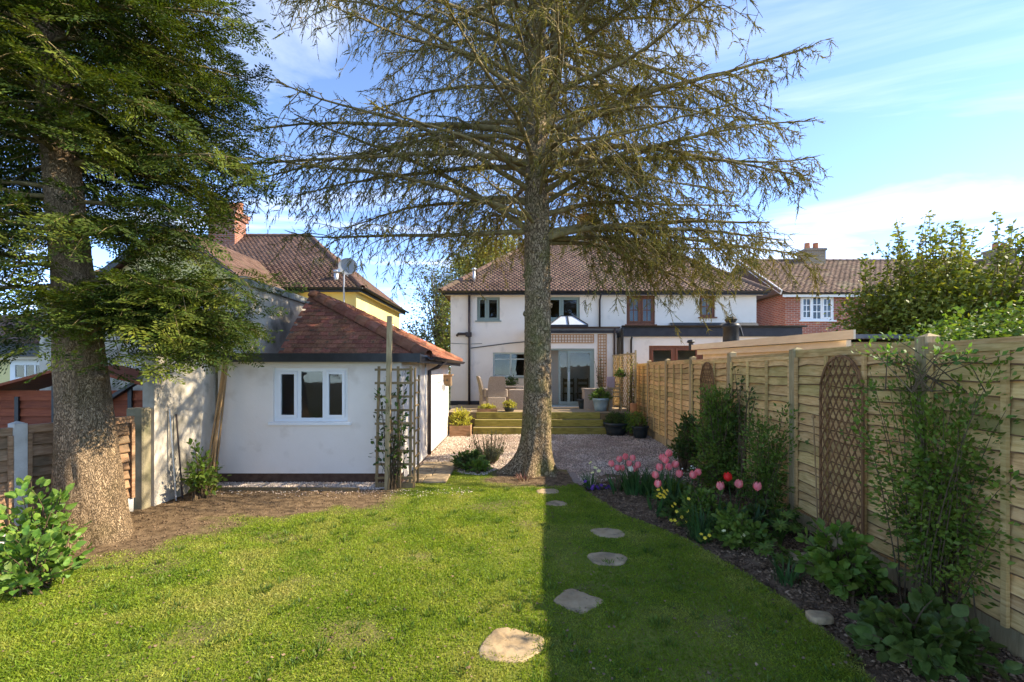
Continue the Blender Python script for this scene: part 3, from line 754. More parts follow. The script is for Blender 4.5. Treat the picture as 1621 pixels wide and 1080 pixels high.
# stepping stones: outline points in metres round the centre
STONES = [
    (-.0, 3.13, [(-.24, -.13), (-.12, -.20), (.08, -.20), (.22, -.05), (.235, .09), (.10, .145), (-.04, .205), (-.13, .19), (-.19, .06)], 'large near sandstone stepping stone lying fully in the sun'),
    (.53, 3.73, [(-.20, -.03), (-.02, -.20), (.03, -.20), (.21, -.02), (.20, .02), (.08, .10), (-.01, .20), (-.08, .19), (-.19, .02)], 'kite shaped sandstone stepping stone, half in shadow'),
    (.95, 4.57, [(-.20, -.06), (-.13, -.16), (.10, -.16), (.20, -.02), (.18, .08), (.03, .14), (-.10, .15), (-.20, .08)], 'oval shaded sandstone stepping stone with pointed edge, second beyond the kite shaped one'),
    (1.08, 5.28, [(-.20, .10), (-.13, -.15), (.10, -.17), (.20, -.08), (.19, .12), (.02, .16), (-.10, .15)], 'flat topped sandstone stepping stone in the shade, level with the yellow primroses'),
    (.61, 6.45, [(-.17, -.10), (.02, -.14), (.17, -.08), (.15, .08), (.02, .16), (-.13, .06)], 'small sandstone stepping stone on the shadow line'),
    (.53, 7.08, [(-.17, -.15), (.16, -.12), (.20, .02), (.13, .18), (-.15, .16)], 'stepping stone nearest the spruce roots, half sunlit'),
]
STONES_XY = [(s[0], s[1], .185) for s in STONES]
def slab_thing(name, label, cat, cx, cy, poly, z, group=None, m=M_SLAB, seed=0, th=.045):
    rg = random.Random(seed); P = []
    for i in range(len(poly)):                       # rough the outline up
        a, b = poly[i], poly[(i + 1) % len(poly)]
        for q in range(4):
            k = q / 4.0; P.append((a[0] + (b[0] - a[0]) * k + rg.gauss(0, .006), a[1] + (b[1] - a[1]) * k + rg.gauss(0, .006)))
    for _ in range(2):
        P = [tuple((P[i - 1][k] + 2 * P[i][k] + P[(i + 1) % len(P)][k]) / 4 for k in (0, 1)) for i in range(len(P))]
    n = len(P); m_ = MB()
    V = [(cx + x, cy + y, z - th) for x, y in P] + [(cx + x, cy + y, z - .010 + rg.gauss(0, .003)) for x, y in P]
    for k in (.93, .6, .3):
        V += [(cx + x * k, cy + y * k, z + rg.gauss(0, .0025)) for x, y in P]
    V.append((cx, cy, z))
    F = []
    for r in range(4):
        for i in range(n):
            F.append((r * n + i, r * n + (i + 1) % n, (r + 1) * n + (i + 1) % n, (r + 1) * n + i))
    F += [(4 * n + i, 4 * n + (i + 1) % n, 5 * n) for i in range(n)]
    m_.add(V, F)
    return single(name, m_, m, label, cat, (cx, cy, 0), group, True)
for i, (cx, cy, poly, lab) in enumerate(STONES):
    slab_thing('stepping_stone', lab, 'stepping stone', cx, cy, poly, .013, 'stepping stones across the lawn', seed=i)
slab_thing('bed_stone', 'flat stone half hidden behind the broad hydrangea in the flower bed', 'stone', 2.83, 4.52, [(-.16, -.09), (.1, -.12), (.17, .02), (.05, .11), (-.13, .09)], .05, seed=31)
slab_thing('bed_stone', 'low reddish stone beside the bluish broad leaved clump', 'stone', 2.28, 3.45, [(-.10, -.07), (.1, -.06), (.09, .05), (-.08, .07)], .045, seed=33)
grass()
# garden path beside the white outbuilding: slabs with joints
pv = thing('paved_path', 'short sandstone paved path at the corner of the white outbuilding', 'path', (-1.4, 8.6, 0))
rg0 = random.Random(5)
for j in range(4):
    xa = -1.76
    for wd in ((.36, .32) if j % 2 else (.28, .40)):
        ya = 7.62 + j * .43
        part(pv, 'paving_slab', MB().bbox(xa + .006, xa + wd - .006, ya + .006, ya + .424, -.04, .03 + rg0.uniform(-.005, .006), .012), M_SLAB)
        xa += wd
ed = thing('timber_edging', 'rotten timber edging along the gravel strip of the white outbuilding', 'edging', (-3.4, 7.18, 0))
for a, b in ((-4.75, -3.3), (-3.28, -2.35)):
    part(ed, 'board', MB().bar((a, 7.17 + rg0.uniform(-.02, .02), .015), (b, 7.15 + rg0.uniform(-.02, .02), .02), .03, .06), M_TRELW)
# coarser tufts and clover scattered through the turf
def tufts():
    rg = np.random.default_rng(61); P = []; D = []; S_ = []
    for _ in range(420):
        y = 2.3 + 5.0 * rg.random() ** 1.5; x = rg.uniform(-1.1 * y - .2, min(2.2, bed_edge(y) - .03))
        if x < left_fence_x(min(y, 6.3)) + .3 or bare(x, y) > .5 or (y > 6.9 and x < -1.7): continue
        k = rg.integers(8, 30); a = rg.random(k) * 6.283; r = .04 * np.sqrt(rg.random(k)); h = rg.uniform(.03, .062)
        P += [(x + r[i] * math.cos(a[i]), y + r[i] * math.sin(a[i]), lawn_h(x, y)) for i in range(k)]
        D += [(math.cos(a[i]) * rg.uniform(.1, 1), math.sin(a[i]) * rg.uniform(.1, 1), 1) for i in range(k)]; S_ += list(h * rg.uniform(.6, 1.2, k))
    P = np.array(P); D = np.array(D); S_ = np.array(S_); T = TRI()
    T.add([(-1, 0, 0), (1, 0, 0), (.55, .6, 0), (0, 1, .18)], [(0, 1, 2), (0, 2, 3)], frames(D, rg.normal(0, 1, (len(P), 3)), S_, .0042, S_), P)
    tag(link('coarse_grass', T.mesh('coarse_grass'), L_MID), kind='stuff')
    n = 1500; y = 2.4 + 4.6 * rg.random(n) ** 1.4; x = rg.uniform(-1, 1, n) * 1.1 * y; k = (x < bed_edge(y) - .05) & (x > -4.8)
    x, y = x[k], y[k]; n = len(x); T = TRI()
    z = np.array([lawn_h(a, b) for a, b in zip(x, y)]) + .016
    T.add([(-.5, 0, 0), (.5, 0, 0), (.35, 1, .1), (-.3, .9, -.05)], [(0, 1, 2), (0, 2, 3)], frames(rg.normal(0, 1, (n, 3)) * [1, 1, .2], rg.normal(0, .3, (n, 3)) + [0, 0, 1], rg.uniform(.008, .022, n)), np.column_stack([x, y, z]))
    tag(link('fallen_leaf_bits', T.mesh('fallen_leaf_bits'), MATS['dry_litter']), kind='stuff')
tufts()
# ================================================================== buildings
def hip_roof(parent, x0, x1, y0, y1, ze, ra, rb, yr, zr, m, tiled=('front',), seed=1, tw=.165, ga=.115, name='roof', hips=True, hm=None):
    """hipped roof: eaves rectangle, ridge from x=ra to x=rb at yr; tiled slopes get real courses"""
    A, B, C_, D = Vector((x0, y0, ze)), Vector((x1, y0, ze)), Vector((x1, y1, ze)), Vector((x0, y1, ze))
    P, Q = Vector((ra, yr, zr)), Vector((rb, yr, zr))
    r = part(parent, name, MB().add([A, B, C_, D, P, Q], [(0, 1, 5, 4), (1, 2, 5), (2, 3, 4, 5), (3, 0, 4), (3, 2, 1, 0)]), m)
    T = TRI()
    def slope(a, b, poly3, up, sd):
        u = (b - a).normalized(); w = up - a; w = (w - u * w.dot(u)).normalized()
        poly = [((p - a).dot(u), (p - a).dot(w)) for p in poly3]
        Pp, Mm = tile_slope(a, u, up, poly, tw, ga, seed=sd, jit=.006)
        T.add(TILE_V, TILE_F, Mm, Pp)
    if 'front' in tiled: slope(A, B, [A, B, Q, P], P, seed)
    if 'right' in tiled: slope(B, C_, [B, C_, Q], Q, seed + 1)
    if 'left' in tiled: slope(D, A, [D, A, P], P, seed + 2)
    if T.n:
        o = link('tile_courses', T.mesh('tile_courses', world_loc(parent)), m, r); o['kind'] = 'stuff'
    if hips:
        h = MB()
        for a, b in ((A, P), (B, Q), (P, Q)):
            if (a - b).length < .05: continue
            for t_ in half_tiles(a + Vector((0, 0, .02)), b + Vector((0, 0, .02)), .10, .32): h.add(t_.v, t_.f)
        o = part(r, 'hip_tiles', h, hm or m); o['kind'] = 'stuff'
    return r

def shell(parent, x0, x1, y0, y1, z0, z1, m, front=(), right=(), th=.25, name='wall'):
    w = MB()
    w.wall((x0, y0, 0), (1, 0, 0), x1 - x0, z0, z1, th, front)
    w.wall((x1, y0 + th, 0), (0, 1, 0), y1 - y0 - 2 * th, z0, z1, th, right)
    w.wall((x1, y1, 0), (-1, 0, 0), x1 - x0, z0, z1, th)
    w.wall((x0, y1 - th, 0), (0, -1, 0), y1 - y0 - 2 * th, z0, z1, th)
    return part(parent, name, w, m)

def pipe(parent, pts, r=.035, m=None, name='downpipe'):
    b = MB().tube(pts, r, 10)
    p0, p1 = Vector(pts[0]), Vector(pts[-1])
    return part(parent, name, b, m or M_PIPE, True)

def curtain(parent, x0, x1, y, z0, z1, m):
    n = max(6, int((x1 - x0) / .03)); V = []
    for z in (z0, z1):
        V += [(x0 + (x1 - x0) * i / n, y + .025 * math.sin(i * 1.5), z) for i in range(n + 1)]
    return part(parent, 'curtain', MB().add(V, [(i, i + 1, n + 2 + i, n + 1 + i) for i in range(n)]), m)

# ---------------------------------------------------------------- the white semi-detached pair
H = thing('semi_detached_house', 'white rendered semi-detached house with brown hipped tile roof behind the spruce', 'house', (3.3, 17.1, 0))
win1, win2, winK = (-1.29, -.45, 3.70, 4.57), (1.15, 2.50, 3.71, 4.57), (-.70, .60, 1.62, 2.52)
win3, win4 = (4.22, 5.27, 3.56, 4.62), (6.92, 7.48, 3.83, 4.62)
X0 = -2.26
off = lambda w: (w[0] - X0, w[1] - X0, w[2], w[3])
shell(H, X0, 9.0, 17.1, 24.1, 0, 4.76, M_RENDER, [off(win1), off(win2), off(winK), off(win3), off(win4)])
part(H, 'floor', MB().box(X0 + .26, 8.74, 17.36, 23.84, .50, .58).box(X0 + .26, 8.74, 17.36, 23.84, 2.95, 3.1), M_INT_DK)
part(H, 'darkening_partition', MB().box(X0 + .26, 8.74, 19.6, 19.7, .58, 4.75), M_INT_DK)  # added dark wall that keeps the rooms behind the glass dim
part(H, 'plinth', MB().box(X0 - .012, .6, 17.078, 17.098, .58, .74), M_FASCIA_DK)
hip_roof(H, -2.58, 9.32, 16.78, 24.4, 4.74, 1.15, 5.6, 20.6, 7.66, M_TILE_HOUSE, ('front', 'left', 'right'), 3)
part(H, 'soffit', MB().box(X0 - .20, 9.2, 16.86, 17.098, 4.62, 4.70), M_UPVC)
part(H, 'fascia', MB().box(-2.5, 9.26, 16.83, 16.856, 4.60, 4.73), M_FASCIA_DK)
gutter(H, (-2.56, 16.77, 4.72), (9.32, 16.77, 4.72), .06, M_BLACK)
window(H, *win1, 17.1, M_SAGE, (.43, .57), .06, sashes=(0, 1), blind={0: .18, 1: .16})
window(H, *win2, 17.1, M_SAGE, (1, 1), .06, sashes=(0, 1))
window(H, *winK, 17.1, M_SAGE_PALE, (1, 1), .06, top={0: .27, 1: .27}, sillm=M_SAGE)
window(H, *win3, 17.1, M_BROWNWOOD, (1, 1), .07, sashes=(0, 1), muntins=(1, 1))
window(H, *win4, 17.1, M_BROWNWOOD, (1,), .05, sashes=(0,), muntins=(1, 1))
curtain(H, 4.3, 4.75, 17.27, 3.6, 4.58, M_CUSHION); curtain(H, 4.85, 5.2, 17.27, 3.6, 4.58, M_CUSHION)
curtain(H, 6.95, 7.2, 17.27, 3.85, 4.6, M_CUSHION)
pipe(H, [(-1.57, 17.04, 4.66), (-1.57, 17.04, .6)], .045)
pipe(H, [(3.22, 16.78, 4.66), (3.22, 16.95, 4.5), (3.22, 17.04, 4.45), (3.22, 17.04, 3.36)], .035)
pipe(H, [(-1.52, 17.07, 2.68), (-.1, 17.06, 2.86), (.54, 17.06, 2.92)], .016, M_BLACK, 'waste_pipe')
pipe(H, [(-2.02, 17.06, 3.14), (-1.96, 17.0, 3.2), (-1.66, 17.0, 3.2), (-1.60, 17.04, 3.1)], .05, M_PIPE, 'waste_pipe')
part(H, 'hopper', MB().box(-1.70, -1.48, 16.95, 17.09, 3.10, 3.26), M_PIPE)
part(H, 'cable', MB().tube([(-2.25, 17.085, 2.86), (-1.6, 17.085, 2.83), (-1.1, 17.085, 2.85)], .008, 5), M_BLACK)
ch = part(H, 'chimney', MB().box(2.9, 3.9, 20.2, 20.95, 7.3, 8.25).box(2.86, 3.94, 20.16, 20.99, 8.25, 8.38), M_BRICK_OLD)
for q in range(3):
    part(ch, 'chimney_pot', MB().lathe([(.0, 0), (.13, 0), (.11, .35), (.13, .36), (.13, .40), (.09, .4), (.09, .1)], (3.12 + q * .28, 20.57, 8.38), 12), M_POT_CLAY, True)
part(H, 'roof_vent', MB().tube([(-1.42, 17.35, 5.1), (-1.42, 17.35, 5.62)], .05, 10).lathe([(.0, .55), (.08, .55), (.08, .62), (0, .66)], (-1.42, 17.35, 5.05), 10), M_METAL, True)

# garden room extension of the near half
E = thing('rear_extension', 'flat roofed white extension with sage sliding doors and a roof lantern', 'extension', (2.1, 16.1, 0))
door = (1.0, 2.86, .62, 2.62)
EX0, EX1 = .55, 3.62
we = MB()
we.wall((EX0, 16.1, 0), (1, 0, 0), EX1 - EX0, 0, 3.22, .2, [(door[0] - EX0, door[1] - EX0, door[2], door[3])])
we.wall((EX1, 16.3, 0), (0, 1, 0), .79, 0, 3.22, .2); we.wall((EX0, 17.09, 0), (0, -1, 0), .79, 0, 3.22, .2)
part(E, 'wall', we, M_RENDER)
part(E, 'roof', MB().box(EX0 - .1, EX1 + .08, 15.98, 17.09, 3.24, 3.34), M_LEAD)
part(E, 'fascia', MB().box(EX0 - .06, EX1 + .04, 16.02, 16.095, 3.15, 3.238), M_FASCIA_DK)
gutter(E, (EX0 - .1, 15.95, 3.36), (EX1 + .1, 15.95, 3.36), .055, M_PIPE)
pipe(E, [(3.54, 15.95, 3.32), (3.54, 16.04, 3.15), (3.54, 16.04, .6)], .04)
lan = part(E, 'roof_lantern', MB().box(1.3, 2.66, 16.2, 17.0, 3.342, 3.46), M_FASCIA_DK)
ap = [(1.75, 16.6, 3.80), (2.2, 16.6, 3.80)]; bs4 = [(1.32, 16.22, 3.462), (2.64, 16.22, 3.462), (2.64, 16.98, 3.462), (1.32, 16.98, 3.462)]
M_LANG = mat('pale_lantern_glass', [(.42, .46, .52), (.50, .54, .60)], .12, 2, bump=0, island=0, spec=.6)
for f in ((bs4[0], bs4[1], ap[1], ap[0]), (bs4[1], bs4[2], ap[1]), (bs4[2], bs4[3], ap[0], ap[1]), (bs4[3], bs4[0], ap[0])):
    part(lan, 'pane', MB().add(f, [tuple(range(len(f)))]), M_LANG)
lb = MB()
for a, b in ((bs4[0], ap[0]), (bs4[1], ap[1]), (bs4[2], ap[1]), (bs4[3], ap[0]), (ap[0], ap[1]), ((1.98, 16.22, 3.47), (1.98, 16.6, 3.80))): lb.bar(Vector(a) + Vector((0, 0, .012)), Vector(b) + Vector((0, 0, .012)), .045, .03)
part(lan, 'glazing_bar', lb, M_FASCIA_DK)
# lattice panels fixed to the extension wall
def lattice(parent, x0, x1, z0, z1, y, pitch, w, m, name='trellis_panel'):
    f = MB(); f.box(x0, x1, y - .03, y, z0, z0 + w).box(x0, x1, y - .03, y, z1 - w, z1).box(x0, x0 + w, y - .03, y, z0 + w, z1 - w).box(x1 - w, x1, y - .03, y, z0 + w, z1 - w)
    p = part(parent, name, f, m)
    s = MB(); n = int(round((x1 - x0) / pitch)); k = int(round((z1 - z0) / pitch))
    for i in range(1, n): s.box(x0 + (x1 - x0) * i / n - w * .4, x0 + (x1 - x0) * i / n + w * .4, y - .014, y - .002, z0 + w, z1 - w)
    for j in range(1, k): s.box(x0 + w, x1 - w, y - .026, y - .015, z0 + (z1 - z0) * j / k - w * .4, z0 + (z1 - z0) * j / k + w * .4)
    o = part(p, 'laths', s, m); o['kind'] = 'stuff'
    return p
lattice(E, 1.0, 2.84, 2.80, 3.12, 16.092, .10, .036, M_LATT)
lattice(E, 2.97, 3.28, 1.3, 3.12, 16.092, .10, .036, M_LATT)
# sliding doors
D_ = part(E, 'sliding_door', MB().box(door[0], door[1], 16.14, 16.24, door[3] - .06, door[3]).box(door[0], door[1], 16.14, 16.24, door[2], door[2] + .05)
          .box(door[0], door[0] + .06, 16.14, 16.24, door[2] + .05, door[3] - .06).box(door[1] - .06, door[1], 16.14, 16.24, door[2] + .05, door[3] - .06), M_SAGE)
for (a, b, yy, st) in ((1.93, 2.80, 16.15, .09), (1.62, 2.02, 16.19, .07)):
    lf = part(D_, 'door_leaf', MB().box(a, b, yy, yy + .035, 2.46, 2.55).box(a, b, yy, yy + .035, .675, .78).box(a, a + st, yy, yy + .035, .78, 2.46).box(b - st, b, yy, yy + .035, .78, 2.46), M_SAGE)
    part(D_, 'pane', MB().box(a + st - .004, b - st + .004, yy + .012, yy + .02, .776, 2.464), M_GLASS)
part(D_, 'handle', MB().bar((1.975, 16.12, 1.5), (1.975, 16.12, 1.8), .02, .03), M_METAL)
# what can be seen through the doors
part(E, 'floor', MB().box(EX0 + .2, EX1 - .2, 16.3, 17.36, .48, .60), M_DECK)
tb = thing('dining_table', 'wooden dining table glimpsed through the sliding doors', 'table', (2.35, 17.9, .58))
part(tb, 'tabletop', MB().box(1.8, 2.9, 17.5, 18.4, 1.30, 1.34), M_ORANGEW)
for x, y in ((1.86, 17.56), (2.84, 17.56), (1.86, 18.34), (2.84, 18.34)): part(tb, 'leg', MB().box(x - .03, x + .03, y - .03, y + .03, .58, 1.30), M_ORANGEW)
def dining_chair(x, y, lab):
    c = thing('dining_chair', lab, 'chair', (x, y, .58), 'dining chairs behind the sliding doors')
    part(c, 'seat', MB().box(x - .2, x + .2, y - .2, y + .2, 1.0, 1.04), M_TRELW)
    part(c, 'backrest', MB().box(x - .2, x + .2, y - .2, y - .17, 1.25, 1.36).box(x - .2, x + .2, y - .2, y - .17, 1.45, 1.55), M_TRELW)
    for a, b, h in ((-.18, -.185, 1.58), (.18, -.185, 1.58), (-.18, .18, 1.0), (.18, .18, 1.0)): part(c, 'leg', MB().box(x + a - .02, x + a + .02, y + b - .02, y + b + .02, .58, h), M_TRELW)
dining_chair(2.05, 17.0, 'slatted dining chair closer to the door handle'); dining_chair(2.55, 16.95, 'slatted dining chair behind the fixed sage door')
cb_ = thing('kitchen_unit', 'brown kitchen unit seen through the open sliding door', 'cupboard', (1.75, 18.9, .58))
part(cb_, 'body', MB().box(1.2, 2.1, 18.6, 19.2, .58, 1.45), M_ORANGEW); part(cb_, 'worktop', MB().box(1.18, 2.12, 18.58, 19.22, 1.45, 1.49), M_INT)
for k in range(3): part(cb_, 'drawer', MB().box(1.22, 2.08, 18.575, 18.598, .64 + k * .27, .88 + k * .27), M_BROWNWOOD)

# neighbour's dark fascia extension
G = thing('neighbour_extension', 'flat roofed white extension with deep black fascia and brown patio window', 'extension', (6.9, 16.1, 0))
NX0, NX1 = 3.86, 9.95
pw = (4.75, 7.4, .62, 2.72)
wg = MB(); wg.wall((NX0, 16.1, 0), (1, 0, 0), NX1 - NX0, 0, 3.05, .2, [(pw[0] - NX0, pw[1] - NX0, pw[2], pw[3])])
wg.wall((NX1, 16.3, 0), (0, 1, 0), .79, 0, 3.05, .2); wg.wall((NX0, 17.09, 0), (0, -1, 0), .79, 0, 3.05, .2)
part(G, 'wall', wg, M_RENDER)
part(G, 'fascia', MB().box(NX0 - .06, NX1 + .05, 15.99, 16.06, 3.03, 3.36), M_FASCIA_DK)
part(G, 'roof', MB().box(NX0 - .05, NX1 + .05, 16.062, 17.09, 3.06, 3.34), M_LEAD)
gutter(G, (NX0 - .1, 15.93, 3.40), (NX1 + .16, 15.93, 3.40), .055, M_BLACK)
part(G, 'slate_upstand', MB().add([(5.8, 16.7, 3.345), (9.0, 16.7, 3.345), (9.0, 17.09, 3.62), (5.8, 17.09, 3.62)], [(0, 1, 2, 3)]), M_SLATE)
pipe(G, [(3.80, 15.93, 3.36), (3.80, 16.02, 3.2), (3.80, 16.04, .1)], .05, M_BLACK); pipe(G, [(4.12, 15.96, 3.0), (4.12, 16.05, 2.9), (4.12, 16.05, .1)], .035, M_BLACK)
window(G, *pw, 16.1, M_BROWNWOOD, (1, 1, 1), .09, sashes=(0, 1, 2), sill=False, name='patio_window')

# ---------------------------------------------------------------- brick house beyond
B = thing('brick_house', 'red brick house with white window and mottled tile roof behind the black fascia', 'house', (17, 18.7, 0))
wb_ = (11.62, 12.98, 3.88, 4.86)
shell(B, 11.02, 29, 18.7, 25.3, 0, 4.98, M_BRICK, [(wb_[0] - 11.02, wb_[1] - 11.02, wb_[2], wb_[3]), (2.2, 3.4, 1.3, 2.5)])
window(B, *wb_, 18.7, M_UPVC, (1, .8, 1), .07, sashes=(0, 2), muntins=(1, 2), rec=.03)
window(B, 13.22, 14.42, 1.3, 2.5, 18.7, M_UPVC, (1, 1), .07, sashes=(0,), rec=.03)
curtain(B, 11.7, 11.95, 18.9, 3.95, 4.8, M_CUSHION); curtain(B, 12.65, 12.92, 18.9, 3.95, 4.8, M_CUSHION)
hip_roof(B, 10.7, 29.3, 18.4, 25.6, 4.95, 10.72, 29.28, 22.0, 7.05, M_TILE_GREY, ('front',), 17, .22, .16)
part(B, 'bargeboard', MB().bar((10.66, 18.36, 4.95), (10.66, 22.0, 7.06), .03, .18), M_UPVC)
part(B, 'gable', MB().add([(11.03, 18.72, 4.98), (11.03, 25.28, 4.98), (11.03, 22.0, 6.95), (11.2, 18.72, 4.98), (11.2, 25.28, 4.98), (11.2, 22.0, 6.95)], [(0, 2, 1), (3, 4, 5)]), M_BRICK)
part(B, 'fascia', MB().box(10.75, 29.2, 18.42, 18.45, 4.78, 4.94), M_UPVC); gutter(B, (10.7, 18.36, 4.93), (29, 18.36, 4.93), .055, M_BLACK)
for x in (13.7, 22.6):
    c = part(B, 'chimney', MB().box(x, x + .9, 21.6, 22.3, 6.7, 7.45).box(x - .04, x + .94, 21.56, 22.34, 7.45, 7.55), M_BRICK_OLD)
    for q in (.25, .65): part(c, 'chimney_pot', MB().lathe([(.13, 0), (.11, .3), (.13, .32), (.09, .32), (.09, .05)], (x + q, 21.95, 7.55), 10), M_POT_CLAY, True)
    pass

# ---------------------------------------------------------------- yellow house
Y = thing('yellow_house', 'yellow rendered house with plum tile roof, brick chimney and front gable', 'house', (-9.5, 15.9, 0))
shell(Y, -15.5, -5.42, 16.15, 22.4, 0, 4.72, M_YELLOW, [], [(4.55, 5.05, 3.35, 4.0)])
part(Y, 'side_window', MB().box(-5.5, -5.44, 20.96, 21.44, 3.37, 3.98), M_UPVC)
hip_roof(Y, -15.8, -5.12, 15.88, 22.65, 4.70, -12.4, -8.35, 19.2, 7.42, M_TILE_YEL, ('front', 'right'), 29)
part(Y, 'fascia', MB().box(-15.7, -5.2, 15.93, 15.955, 4.55, 4.69).box(-5.21, -5.185, 15.96, 22.6, 4.55, 4.69), M_BLACK)
part(Y, 'soffit', MB().box(-15.6, -5.23, 15.96, 16.148, 4.60, 4.66).box(-5.418, -5.22, 16.15, 22.5, 4.60, 4.66), M_YELLOW_PALE)
gutter(Y, (-15.7, 15.84, 4.70), (-5.1, 15.84, 4.70), .06, M_BLACK); gutter(Y, (-5.07, 15.9, 4.70), (-5.07, 22.6, 4.70), .06, M_BLACK)
pipe(Y, [(-6.9, 15.9, 4.66), (-6.9, 16.1, 4.45), (-6.9, 16.1, 3.0)], .06, M_BLACK)
ch = part(Y, 'chimney', MB().box(-12.1, -11.05, 18.5, 19.3, 6.3, 7.95).box(-12.17, -10.98, 18.43, 19.37, 7.95, 8.12).box(-12.22, -10.93, 18.38, 19.42, 8.12, 8.25), M_BRICK_CH)
for q in range(4): part(ch, 'chimney_pot', MB().lathe([(.15, 0), (.12, .33), (.15, .34), (.15, .4), (.1, .4), (.1, .05)], (-11.9 + q * .27, 18.9, 8.25), 12), M_POT_CLAY, True)
part(ch, 'cowl', MB().box(-12.0, -11.8, 18.8, 19.0, 8.66, 8.78), M_BLACK)
# front gable wing
gx0, gx1, gxm, gy0, gy1 = -11.2, -7.75, -9.48, 13.0, 16.14
wgab = MB().wall((gx0, gy0, 0), (1, 0, 0), gx1 - gx0, 0, 4.5, .2, [(1.0, 2.45, 3.25, 4.33)])
wgab.wall((gx1, gy0 + .2, 0), (0, 1, 0), gy1 - gy0 - .2, 0, 4.5, .2); wgab.wall((gx0, gy1, 0), (0, -1, 0), gy1 - gy0 - .2, 0, 4.5, .2)
wgab.add([(gx0, gy0, 4.5), (gx1, gy0, 4.5), (gxm, gy0, 5.78), (gx0, gy0 + .2, 4.5), (gx1, gy0 + .2, 4.5), (gxm, gy0 + .2, 5.78)], [(0, 1, 2), (5, 4, 3)])
part(Y, 'gable_wing', wgab, M_YELLOW_PALE)
gr_ = part(Y, 'gable_roof', MB().add([(gx0 - .3, gy0 - .25, 4.36), (gxm, gy0 - .25, 5.93), (gxm, gy1 + 2.2, 5.93), (gx0 - .3, gy1 + 2.2, 4.36), (gx1 + .3, gy0 - .25, 4.36), (gx1 + .3, gy1 + 2.2, 4.36)], [(0, 1, 2, 3), (1, 4, 5, 2)]), M_TILE_YEL)
T = TRI(); a = Vector((gx1 + .3, gy0 - .25, 4.36)); Pp, Mm = tile_slope(a, (0, 1, 0), (gxm, gy0 - .25, 5.93), [(0, 0), (5.5, 0), (5.5, 2.55), (0, 2.55)], seed=40)
T.add(TILE_V, TILE_F, Mm, Pp); o = link('tile_courses', T.mesh('tile_courses', world_loc(Y)), M_TILE_YEL, gr_); o['kind'] = 'stuff'
part(Y, 'bargeboard', MB().bar((gx0 - .32, gy0 - .28, 4.30), (gxm, gy0 - .28, 5.90), .035, .17).bar((gx1 + .32, gy0 - .285, 4.30), (gxm, gy0 - .285, 5.90), .035, .17), M_BLACK)
window(Y, gx0 + 1.0, gx0 + 2.45, 3.25, 4.33, gy0, M_UPVC, (1, 1), .08, sashes=(0, 1))
d_ = thing('satellite_dish', 'grey satellite dish on a pole at the corner of the yellow house', 'satellite dish', (-5.62, 15.78, 4.3))
part(d_, 'pole', MB().tube([(-5.72, 15.80, 4.05), (-5.72, 15.80, 5.18)], .03, 8).bar((-5.72, 16.1, 4.1), (-5.72, 15.8, 4.1), .1, .04), M_METAL)
dm = MB(); n = 20; V = []
for r_ in (0, .12, .24, .33):
    for k in range(n): V.append((-5.52 + r_ * math.cos(2 * math.pi * k / n) * .95, 15.66 - r_ * r_ * .55 + .09 * r_ * math.cos(2 * math.pi * k / n), 5.36 + r_ * math.sin(2 * math.pi * k / n) * .85))
dm.add(V, [(i * n + k, i * n + (k + 1) % n, (i + 1) * n + (k + 1) % n, (i + 1) * n + k) for i in range(3) for k in range(n)])
part(d_, 'reflector', dm, M_DISH, True)
part(d_, 'feed_arm', MB().tube([(-5.55, 15.7, 5.05), (-5.68, 15.3, 5.15)], .012, 6).box(-5.73, -5.64, 15.24, 15.32, 5.1, 5.2), M_METAL)
single('boiler_flue', MB().tube([(-6.17, 16.3, 4.85), (-6.17, 16.3, 5.35)], .085, 12).lathe([(.0, .4), (.10, .4), (.10, .5), (0, .52)], (-6.17, 16.3, 4.88), 12), M_METAL, 'short shiny flue pipe on the plum tile roof', 'flue', (-6.17, 16.3, 4.8), smooth=True)
a_ = thing('television_aerial', 'thin roof aerial beside the brick chimney of the yellow house', 'aerial', (-12.25, 18.9, 7.6))
part(a_, 'mast', MB().tube([(-12.25, 18.9, 7.4), (-12.25, 18.9, 9.35)], .02, 6), M_METAL)
am = MB().tube([(-12.6, 18.9, 9.3), (-11.3, 18.8, 9.22)], .012, 5)
for q in range(7): am.tube([(-12.5 + q * .19, 18.65, 9.29 - q * .012), (-12.5 + q * .19, 19.1, 9.29 - q * .012)], .007, 4)
part(a_, 'antenna', am, M_METAL)

# ---------------------------------------------------------------- the white outbuilding with red tile roof
O = thing('white_outbuilding', 'white painted outbuilding with red plain tile roof and white casement window', 'outbuilding', (-3.3, 7.64, 0))
ow = (-3.93, -2.70, 1.01, 1.90)
wo_ = MB()
wo_.wall((-4.84, 7.64, 0), (1, 0, 0), 3.02, .16, 2.08, .2, [(ow[0] + 4.84, ow[1] + 4.84, ow[2], ow[3])])
wo_.wall((-1.82, 7.84, 0), (0, 1, 0), 5.26, .03, 2.08, .2, [(.62, 1.42, .05, 1.98)])
wo_.wall((-1.82, 13.3, 0), (-1, 0, 0), 3.02, .03, 2.08, .2); wo_.wall((-4.84, 13.1, 0), (0, -1, 0), 5.26, .03, 2.08, .2)
part(O, 'wall', wo_, M_RENDER_OLD)
part(O, 'plinth', MB().box(-4.83, -1.84, 7.67, 7.83, -.05, .158).box(-2.0, -1.84, 7.84, 13.28, -.05, .028), mat('brick_plinth', [(.07, .035, .022), (.13, .075, .05)], .95, 9, bump=.5))
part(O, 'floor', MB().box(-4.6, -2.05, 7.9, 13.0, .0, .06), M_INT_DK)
window(O, *ow, 7.64, M_UPVC, (1, 1.1, 1), .06, rec=.05, sashes=(0, 2), sillm=M_UPVC)
part(O, 'flat_roof', MB().box(-4.86, -1.5, 7.47, 8.32, 2.085, 2.12), M_LEAD)
